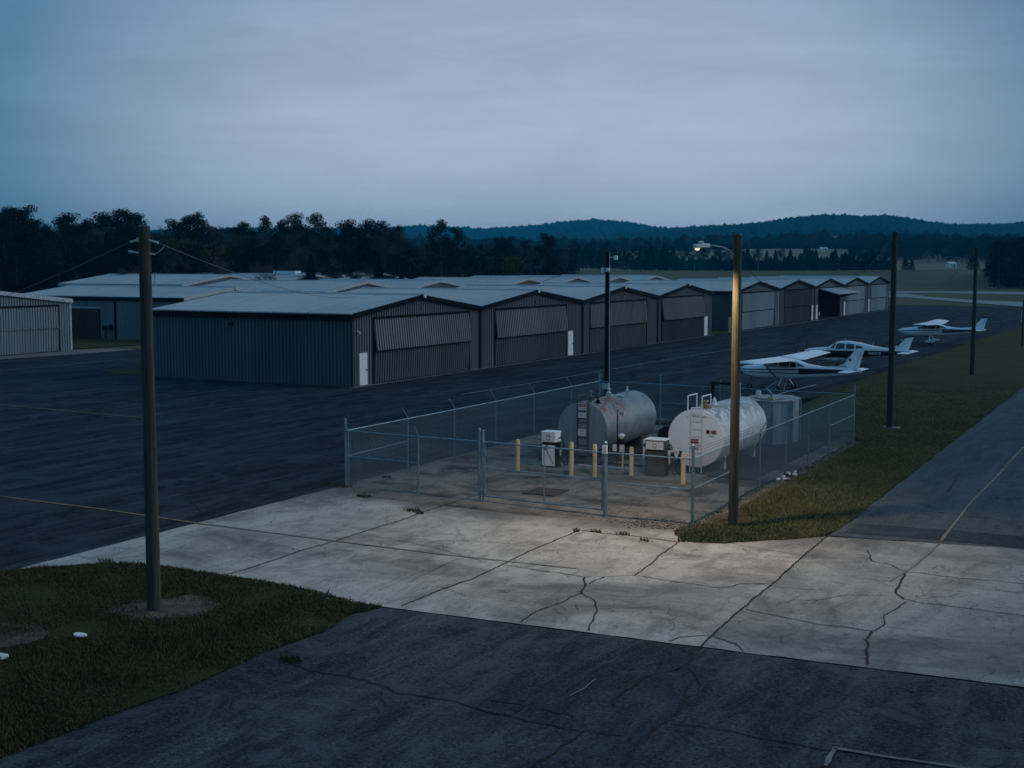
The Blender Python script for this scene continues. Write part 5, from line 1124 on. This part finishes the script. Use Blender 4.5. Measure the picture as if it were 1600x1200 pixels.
gx, gy = G(2, 1032); tag(MB().box(-.12, .12, -.1, .1, 0, .08).build('litter', M['white_dull'], loc=(gx, gy, .05), bevel=.02), 'pale scrap on the bare earth at the left edge', 'litter')

# ------------------------------------------------------------------ aeroplanes (nose +X, left wing +Y)
def ring(sec, n=28):
    x, zc, hw, top, bot, ex = sec; pts = []
    for i in range(n):
        a = 2*math.pi*i/n; c, s = math.cos(a), math.sin(a)
        y = hw*math.copysign(abs(c)**(2/ex), c); z = zc+(top if s > 0 else bot)*math.copysign(abs(s)**(2/ex), s); pts.append((x, y, z))
    return pts
def sec_at(S, x):
    for a, b in zip(S[:-1], S[1:]):
        if min(a[0], b[0]) <= x <= max(a[0], b[0]):
            t = (x-a[0])/(b[0]-a[0]+1e-9); return tuple(a[k]+(b[k]-a[k])*t for k in range(6))
    return S[-1]
def loft(S, n=28, sub=4):
    xs = []
    for a, b in zip(S[:-1], S[1:]): xs += [a[0]+(b[0]-a[0])*k/sub for k in range(sub)]
    xs.append(S[-1][0]); mb = MB(); R_ = [ring(sec_at(S, x), n) for x in xs]
    vs = [p for r in R_ for p in r]; m = len(R_)
    fs = [(k*n+i, k*n+(i+1) % n, (k+1)*n+(i+1) % n, (k+1)*n+i) for k in range(m-1) for i in range(n)]+[tuple(range(n)), tuple(range((m-1)*n, m*n))]
    mb.add(vs, fs); return mb
def patch(S, quad, side, off=.006, nx=8, nz=4):
    """patch on the fuselage flank; quad = 4 (x, z) corners in order"""
    mb = MB(); (x0, z0), (x1, z1), (x2, z2), (x3, z3) = quad; vs = []
    for i in range(nx+1):
        u = i/nx
        for j in range(nz+1):
            v = j/nz; xa, za = x0+(x1-x0)*u, z0+(z1-z0)*u; xb, zb = x3+(x2-x3)*u, z3+(z2-z3)*u; x, z = xa+(xb-xa)*v, za+(zb-za)*v
            s = sec_at(S, x); d = z-s[1]; h = s[3] if d > 0 else s[4]; q = min(abs(d)/max(h, 1e-3), .995); y = s[2]*(1-q**s[5])**(1/s[5])
            vs.append((x, side*(y+off), z))
    fs = [(i*(nz+1)+j, (i+1)*(nz+1)+j, (i+1)*(nz+1)+j+1, i*(nz+1)+j+1) for i in range(nx) for j in range(nz)]
    mb.add(vs, fs); return mb
AF = [(0, 0), (.02, .035), (.08, .06), (.25, .085), (.5, .075), (.75, .04), (1, .004), (1, -.004), (.6, -.02), (.25, -.035), (.06, -.028)]
def wing(rootp, tipp, cr_, ct_, nseg=3, tk=1.0, vertical=False):
    """rootp/tipp: leading edge points; chord runs towards -X"""
    mb = MB(); vs = []; n = len(AF)
    for k in range(nseg+2):
        t = min(1, k/nseg); A = Vector(rootp).lerp(Vector(tipp), t); c = cr_+(ct_-cr_)*t; th = tk
        if k == nseg+1:
            d = (Vector(tipp)-Vector(rootp)).normalized()*.12; A = A+d+Vector((-.12*c, 0, 0)); c *= .75; th *= .35
        for u, w_ in AF:
            vs.append(tuple(A+(Vector((-u*c, w_*c*th, 0)) if vertical else Vector((-u*c, 0, w_*c*th)))))
    fs = [(k*n+i, k*n+(i+1) % n, (k+1)*n+(i+1) % n, (k+1)*n+i) for k in range(nseg+1) for i in range(n)]+[tuple(range(n)), tuple(range((nseg+1)*n, (nseg+2)*n))]
    mb.add(vs, fs); return mb
def fin(poly, y0=.05, y1=.02):
    """swept fin from 2D outline (x,z), thickness tapering"""
    mb = MB(); zmin = min(z for _, z in poly); zmax = max(z for _, z in poly)
    a = [(x, y0+(y1-y0)*(z-zmin)/(zmax-zmin), z) for x, z in poly]; b = [(x, -y, z) for x, y, z in a]; n = len(poly)
    mb.add(a+b, [tuple(range(n)), tuple(range(n, 2*n))[::-1]]+[(i, (i+1) % n, (i+1) % n+n, i+n) for i in range(n)]); return mb
def wheel(parent, x, y, r, w_=.07, pant=False, name='wheel', mat='plane'):
    b_ = MB(); b_.lathe([(r*.45, -w_), (r*.9, -w_), (r, -w_*.6), (r, w_*.6), (r*.9, w_), (r*.45, w_)], (x, y, r), 'y', 18); q = b_.build(name, M['rubber'], parent, smooth=True)
    b_ = MB(); b_.lathe([(.02, -w_*1.05), (r*.45, -w_*1.0), (r*.45, w_*1.0), (.02, w_*1.05)], (x, y, r), 'y', 14); b_.build('rim', M['galv'], q)
    if pant:
        S = [(x+.42, r*1.15, .03, .03, .03, 2), (x+.3, r*1.15, .10, .12, .10, 2), (x+.05, r*1.2, .13, .20, .15, 2.2), (x-.3, r*1.25, .09, .12, .10, 2), (x-.6, r*1.3, .02, .03, .03, 2)]
        m_ = loft(S, 14, 2); m_.v = [(a, b+y, c) for a, b, c in m_.v]; m_.build('wheel_pant', M[mat], q, smooth=True)
    return q
def high_wing(label, loc, rz, pant=False, strut=True, main='plane', low='plane', st='stripe', reg='N52387', fin_dark=False, prop_rot=0.3, stripe2=True, span=5.4):
    r = thing('aeroplane', label, 'aeroplane', loc, rz, 'light aeroplanes parked at the apron edge')
    # x: nose at 2.2, tail at -5.9
    S = [(2.10, 1.22, .16, .14, .14, 2), (2.02, 1.22, .34, .22, .30, 2.3), (1.6, 1.2, .46, .30, .42, 2.6), (1.0, 1.18, .52, .40, .46, 2.8), (.55, 1.2, .54, .46, .50, 3), (.35, 1.22, .54, .52, .52, 3), (-.15, 1.3, .54, .66, .58, 3.2), (-.5, 1.3, .54, .70, .58, 3.4), (-1.3, 1.3, .52, .68, .56, 3.4), (-1.75, 1.3, .48, .60, .52, 3), (-2.35, 1.3, .40, .42, .46, 2.6), (-3.3, 1.32, .29, .30, .38, 2.3), (-4.6, 1.36, .17, .20, .26, 2.1), (-5.75, 1.42, .05, .13, .14, 2), (-5.85, 1.42, .02, .06, .06, 2)]
    loft(S, 32, 3).build('fuselage', M[main], r, smooth=True)
    for s in (1, -1):
        for (a, b) in ((( .18), (-.52)), ((-.60), (-1.28)), ):
            z0, z1 = 1.48, 1.84; q = [(a+(.10 if a > 0 else 0), z0), (b, z0), (b, z1), (a-(.22 if a > 0 else 0), z1)]
            patch(S, q, s).build('side_window', M['glass'], r, smooth=True)
        patch(S, [(-1.36, 1.50), (-1.75, 1.53), (-1.70, 1.78), (-1.36, 1.84)], s).build('side_window', M['glass'], r, smooth=True)
        patch(S, [(.50, 1.54), (.24, 1.52), (-.02, 1.84), (.12, 1.80)], s).build('windshield_side', M['glass2'], r, smooth=True)
        patch(S, [(-1.80, 1.58), (-2.28, 1.56), (-2.10, 1.68), (-1.80, 1.78)], s, .008).build('rear_window', M['glass2'], r, smooth=True)
        # stripes
        patch(S, [(1.95, 1.22), (-1.9, 1.34), (-1.9, 1.42), (1.95, 1.28)], s, .004, 20, 1).build('stripe', M[st], r, smooth=True)
        if stripe2:
            patch(S, [(1.9, 1.08), (-2.0, 1.12), (-2.0, 1.18), (1.9, 1.13)], s, .004, 20, 1).build('stripe', M[st], r, smooth=True)
        patch(S, [(-1.9, 1.08), (-5.6, 1.34), (-5.6, 1.49), (-1.9, 1.46)], s, .005, 20, 8).build('tail_stripe', M[st], r, smooth=True)
    ws = MB(); ws.add([(.52, -.40, 1.70), (.52, .40, 1.70), (-.10, .38, 1.95), (-.10, -.38, 1.95)], [(0, 1, 2, 3)]); ws.build('windshield', M['glass'], r)
    for s in (1, -1):
        rp, tp = (.05, s*.35, 1.94), (-.08, s*span, 1.94+span*.022)
        w_ = wing(rp, tp, 2.0, 1.5, 4, 1.0).build('wing', M[main], r, smooth=True)
        b_ = MB(); b_.box(-1.30, -1.29, min(s*2.4, s*5.0), max(s*2.4, s*5.0), 1.98, 2.06); b_.build('aileron_line', M['greysteel'], w_)
        if strut:
            b_ = MB(); b_.tube((-.35, s*.5, .88), (-.42, s*2.45, 1.96), .045, .04, 8); b_.build('wing_strut', M[st if s > 0 else main], r, smooth=True)
        # gear
        b_ = MB(); b_.tube((-.75, s*.35, .85), (-.85, s*1.2, .25), .05, .035, 8); b_.build('gear_leg', M[main], r, smooth=True)
        wheel(r, -.85, s*1.25, .21, .07, pant, mat=main)
    b_ = MB(); b_.tube((1.55, 0, .85), (1.62, 0, .22), .04, .03, 8); b_.tube((1.62, -.1, .45), (1.62, .1, .45), .02, .02, 6); b_.build('nose_leg', M['galv'], r, smooth=True)
    wheel(r, 1.62, 0, .17, .06, pant, 'nose_wheel', mat=main)
    b_ = MB(); b_.lathe([(.155, 2.10), (.15, 2.2), (.11, 2.32), (.05, 2.40), (.01, 2.42)], (0, 0, 1.22), 'x', 18); b_.build('spinner', M[main], r, smooth=True)
    b_ = MB()
    for s in (1, -1):
        c, sn = math.cos(prop_rot), math.sin(prop_rot); d = Vector((0, s*c, s*sn)); t_ = Vector((.35, -sn*.94, c*.94)).normalized()
        o = Vector((2.2, 0, 1.22)); b_.prism([tuple(o+d*.05-t_*.05), tuple(o+d*.5-t_*.08), tuple(o+d*.93-t_*.04), tuple(o+d*.93+t_*.04), tuple(o+d*.5+t_*.08), tuple(o+d*.05+t_*.05)], (.02, 0, 0))
    b_.build('propeller', M['black'], r)
    f_ = fin([(-3.3, 1.58), (-4.2, 1.68), (-4.7, 1.80), (-5.35, 2.62), (-5.45, 2.68), (-5.98, 2.68), (-5.92, 2.5), (-5.60, 1.42), (-4.6, 1.46)]).build('tail_fin', M[main], r, smooth=False)
    if fin_dark:
        b_ = MB(); b_.prism([(-4.95, .035, 2.09), (-5.35, .03, 2.60), (-5.45, .028, 2.72), (-5.99, .028, 2.72), (-5.95, .03, 2.62), (-5.42, .032, 2.58), (-5.0, .036, 2.06)], (0, -.07, 0)); b_.build('fin_tip', M['stripe'], f_)
    b_ = MB(); b_.prism([(-5.40, .055, 1.5), (-5.415, .05, 1.5), (-5.80, .036, 2.6), (-5.785, .036, 2.6)], (0, -.1, 0)); b_.build('rudder_line', M['greysteel'], f_)
    if st == 'stripe':
        b_ = MB(); b_.box(-4.9, -3.5, -.06, .06, 1.66, 1.70); b_.build('dorsal_line', M[st], f_)
        b_ = MB(); b_.lathe([(.09, -.056), (.09, .056)], (-5.12, 0, 2.08), 'y', 14); b_.build('fin_badge', M['stripe_b'], f_)
    for s in (1, -1): wing((-4.75, s*.08, 1.42), (-5.0, s*1.68, 1.44), .98, .68, 2, .8).build('tailplane', M['plane'], r, smooth=True)
    for s in (1, -1):
        if reg: text(reg, .34, M['stripe_b'] if main == 'plane_b' or fin_dark else M['plane'], r, (-3.15, s*.42-s*.0, 1.30), (math.pi/2, 0, math.pi if s > 0 else 0), 'registration', .01)
    b_ = MB(); b_.tube((-1.5, 0, 2.25), (-1.7, 0, 2.5), .008, .005, 5); b_.build('antenna', M['white'], r)
    return r
def low_wing(label, loc, rz, reg='N42978'):
    r = thing('aeroplane', label, 'aeroplane', loc, rz, 'light aeroplanes parked at the apron edge')
    S = [(2.25, 1.15, .15, .13, .13, 2), (2.15, 1.15, .32, .20, .26, 2.3), (1.7, 1.12, .45, .28, .36, 2.6), (1.0, 1.12, .52, .36, .44, 2.7), (.55, 1.14, .54, .40, .48, 2.8), (.25, 1.16, .55, .58, .50, 2.6), (-.25, 1.18, .55, .82, .52, 2.5), (-1.1, 1.2, .55, .86, .53, 2.5), (-2.0, 1.22, .50, .74, .50, 2.4), (-2.8, 1.24, .42, .54, .44, 2.3), (-3.8, 1.26, .30, .36, .34, 2.2), (-4.9, 1.28, .16, .24, .22, 2.1), (-5.9, 1.30, .05, .14, .12, 2), (-6.0, 1.3, .02, .06, .06, 2)]
    loft(S, 32, 3).build('fuselage', M['plane'], r, smooth=True)
    for s in (1, -1):
        for q in ([(.22, 1.48), (-.08, 1.45), (-.22, 1.86), (-.10, 1.80)], [(-.18, 1.44), (-.95, 1.44), (-.92, 1.86), (-.32, 1.86)], [(-1.08, 1.44), (-1.72, 1.46), (-1.66, 1.82), (-1.05, 1.86)], [(-1.84, 1.48), (-2.35, 1.52), (-2.30, 1.66), (-1.80, 1.76)]):
            patch(S, q, s, .008).build('side_window', M['glass'], r, smooth=True)
        patch(S, [(2.1, .92), (-.2, .70), (-.2, 1.30), (2.1, 1.20)], s, .004, 24, 10).build('stripe', M['stripe'], r, smooth=True)
        patch(S, [(-.2, .72), (-5.8, 1.20), (-5.8, 1.36), (-.2, 1.30)], s, .004, 24, 10).build('tail_stripe', M['stripe'], r, smooth=True)
        patch(S, [(-1.9, .80), (-5.6, 1.14), (-5.6, 1.37), (-1.9, 1.36)], s, .007, 24, 10).build('tail_panel', M['stripe'], r, smooth=True)
        w_ = wing((.1, s*.4, .64), (-.1, s*4.75, .84), 1.75, 1.30, 4, 1.0).build('wing', M['wing_shade'], r, smooth=True)
        wheel(r, -.75, s*1.65, .20, .07)
        b_ = MB(); b_.tube((-.7, s*1.65, .85), (-.75, s*1.65, .22), .04, .035, 8); b_.build('gear_leg', M['galv'], r, smooth=True)
        wing((-5.25, s*.05, 1.28), (-5.4, s*1.9, 1.30), .85, .72, 2, .8).build('stabilator', M['plane'], r, smooth=True)
        text(reg, .30, M['plane'], r, (-3.3, s*.42, 1.15), (math.pi/2, 0, math.pi if s > 0 else 0), 'registration', .01)
    ws = MB(); ws.add([(.50, -.36, 1.56), (.50, .36, 1.56), (-.08, .34, 1.94), (-.08, -.34, 1.94)], [(0, 1, 2, 3)]); ws.build('windshield', M['glass'], r)
    wheel(r, 1.6, 0, .17, .06, name='nose_wheel'); b_ = MB(); b_.tube((1.55, 0, .85), (1.6, 0, .2), .04, .03, 8); b_.build('nose_leg', M['galv'], r, smooth=True)
    b_ = MB(); b_.lathe([(.145, 2.25), (.14, 2.34), (.1, 2.44), (.04, 2.52), (.01, 2.54)], (0, 0, 1.15), 'x', 18); b_.build('spinner', M['plane'], r, smooth=True)
    b_ = MB(); b_.prism([(2.34, -.05, 1.2), (2.34, -.075, 1.65), (2.34, -.03, 2.08), (2.34, .03, 2.08), (2.34, .075, 1.65), (2.34, .05, 1.2)], (.02, 0, 0)); b_.prism([(2.34, -.05, 1.1), (2.34, -.075, .65), (2.34, -.03, .22), (2.34, .03, .22), (2.34, .075, .65), (2.34, .05, 1.1)], (.02, 0, 0)); b_.build('propeller', M['black'], r)
    f_ = fin([(-4.0, 1.56), (-4.6, 1.62), (-5.0, 1.85), (-5.55, 2.46), (-6.2, 2.55), (-6.15, 2.4), (-5.75, 1.38), (-4.6, 1.40)]).build('tail_fin', M['plane'], r)
    b_ = MB(); b_.prism([(-4.95, .04, 1.82), (-5.52, .03, 2.46), (-6.2, .028, 2.60), (-6.22, .028, 2.50), (-5.56, .03, 2.38), (-5.0, .042, 1.76)], (0, -.08, 0)); b_.build('fin_edge', M['stripe'], f_)
    b_ = MB(); b_.tube((-3.0, 0, 1.75), (-3.1, 0, 2.05), .012, .008, 6); b_.tube((-.8, 0, 2.05), (-.85, 0, 2.2), .02, .01, 6); b_.build('antenna', M['white'], r)
    return r
def nose_at(px, py, z, rz, nx):
    gx, gy = G(px, py, z); return (gx-nx*math.cos(rz), gy-nx*math.sin(rz), 0)
rz1 = math.pi+R(6)
high_wing('nearest parked high-wing aeroplane, white with dark side stripe, beside the street lamp pole', reg='', loc=nose_at(1153, 576, 1.28, math.pi-R(6), 2.5), rz=math.pi-R(6)).scale = (1.0, 1.14, 1.05)
low_wing('middle parked low-wing aeroplane, white over dark lower fuselage with four side windows', nose_at(1257, 548, 1.17, math.pi-R(3), 2.5), math.pi-R(3)).scale = (1.0, 1.04, 1.02)
high_wing('farthest parked high-wing aeroplane with white wheel fairings, seen past the two dark poles', nose_at(1406, 517, 1.22, math.pi, 2.3), math.pi, pant=True, strut=False, low='plane_b', st='stripe_b', reg='N30475', fin_dark=True, stripe2=False).scale = (1.06, 1.06, 1.04)

# ------------------------------------------------------------------ haze
hz = MB(); hz.box(-4300, 1500, -300, 4300, -13, 140)
hm = bpy.data.materials.new('haze_air'); hm.use_nodes = True; ht = hm.node_tree; ht.nodes.clear()
ho = ht.nodes.new('ShaderNodeOutputMaterial'); hv = ht.nodes.new('ShaderNodeVolumePrincipled'); ht.links.new(hv.outputs[0], ho.inputs['Volume'])
hv.inputs['Color'].default_value = (.03, .60, 1.0, 1); hv.inputs['Density'].default_value = .00017; hv.inputs['Anisotropy'].default_value = 0.0
hzo = hz.build('haze', hm); tag(hzo, kind='stuff')
try: hm.cycles.homogeneous_volume = True
except Exception: pass
for o in list(COL.objects):          # prototypes never planted would stand at the camera
    if o.parent is None and o.type == 'EMPTY' and o.get('category') == 'tree' and o.name not in used and 'label' not in o:
        for c in list(o.children): bpy.data.objects.remove(c)
        bpy.data.objects.remove(o)
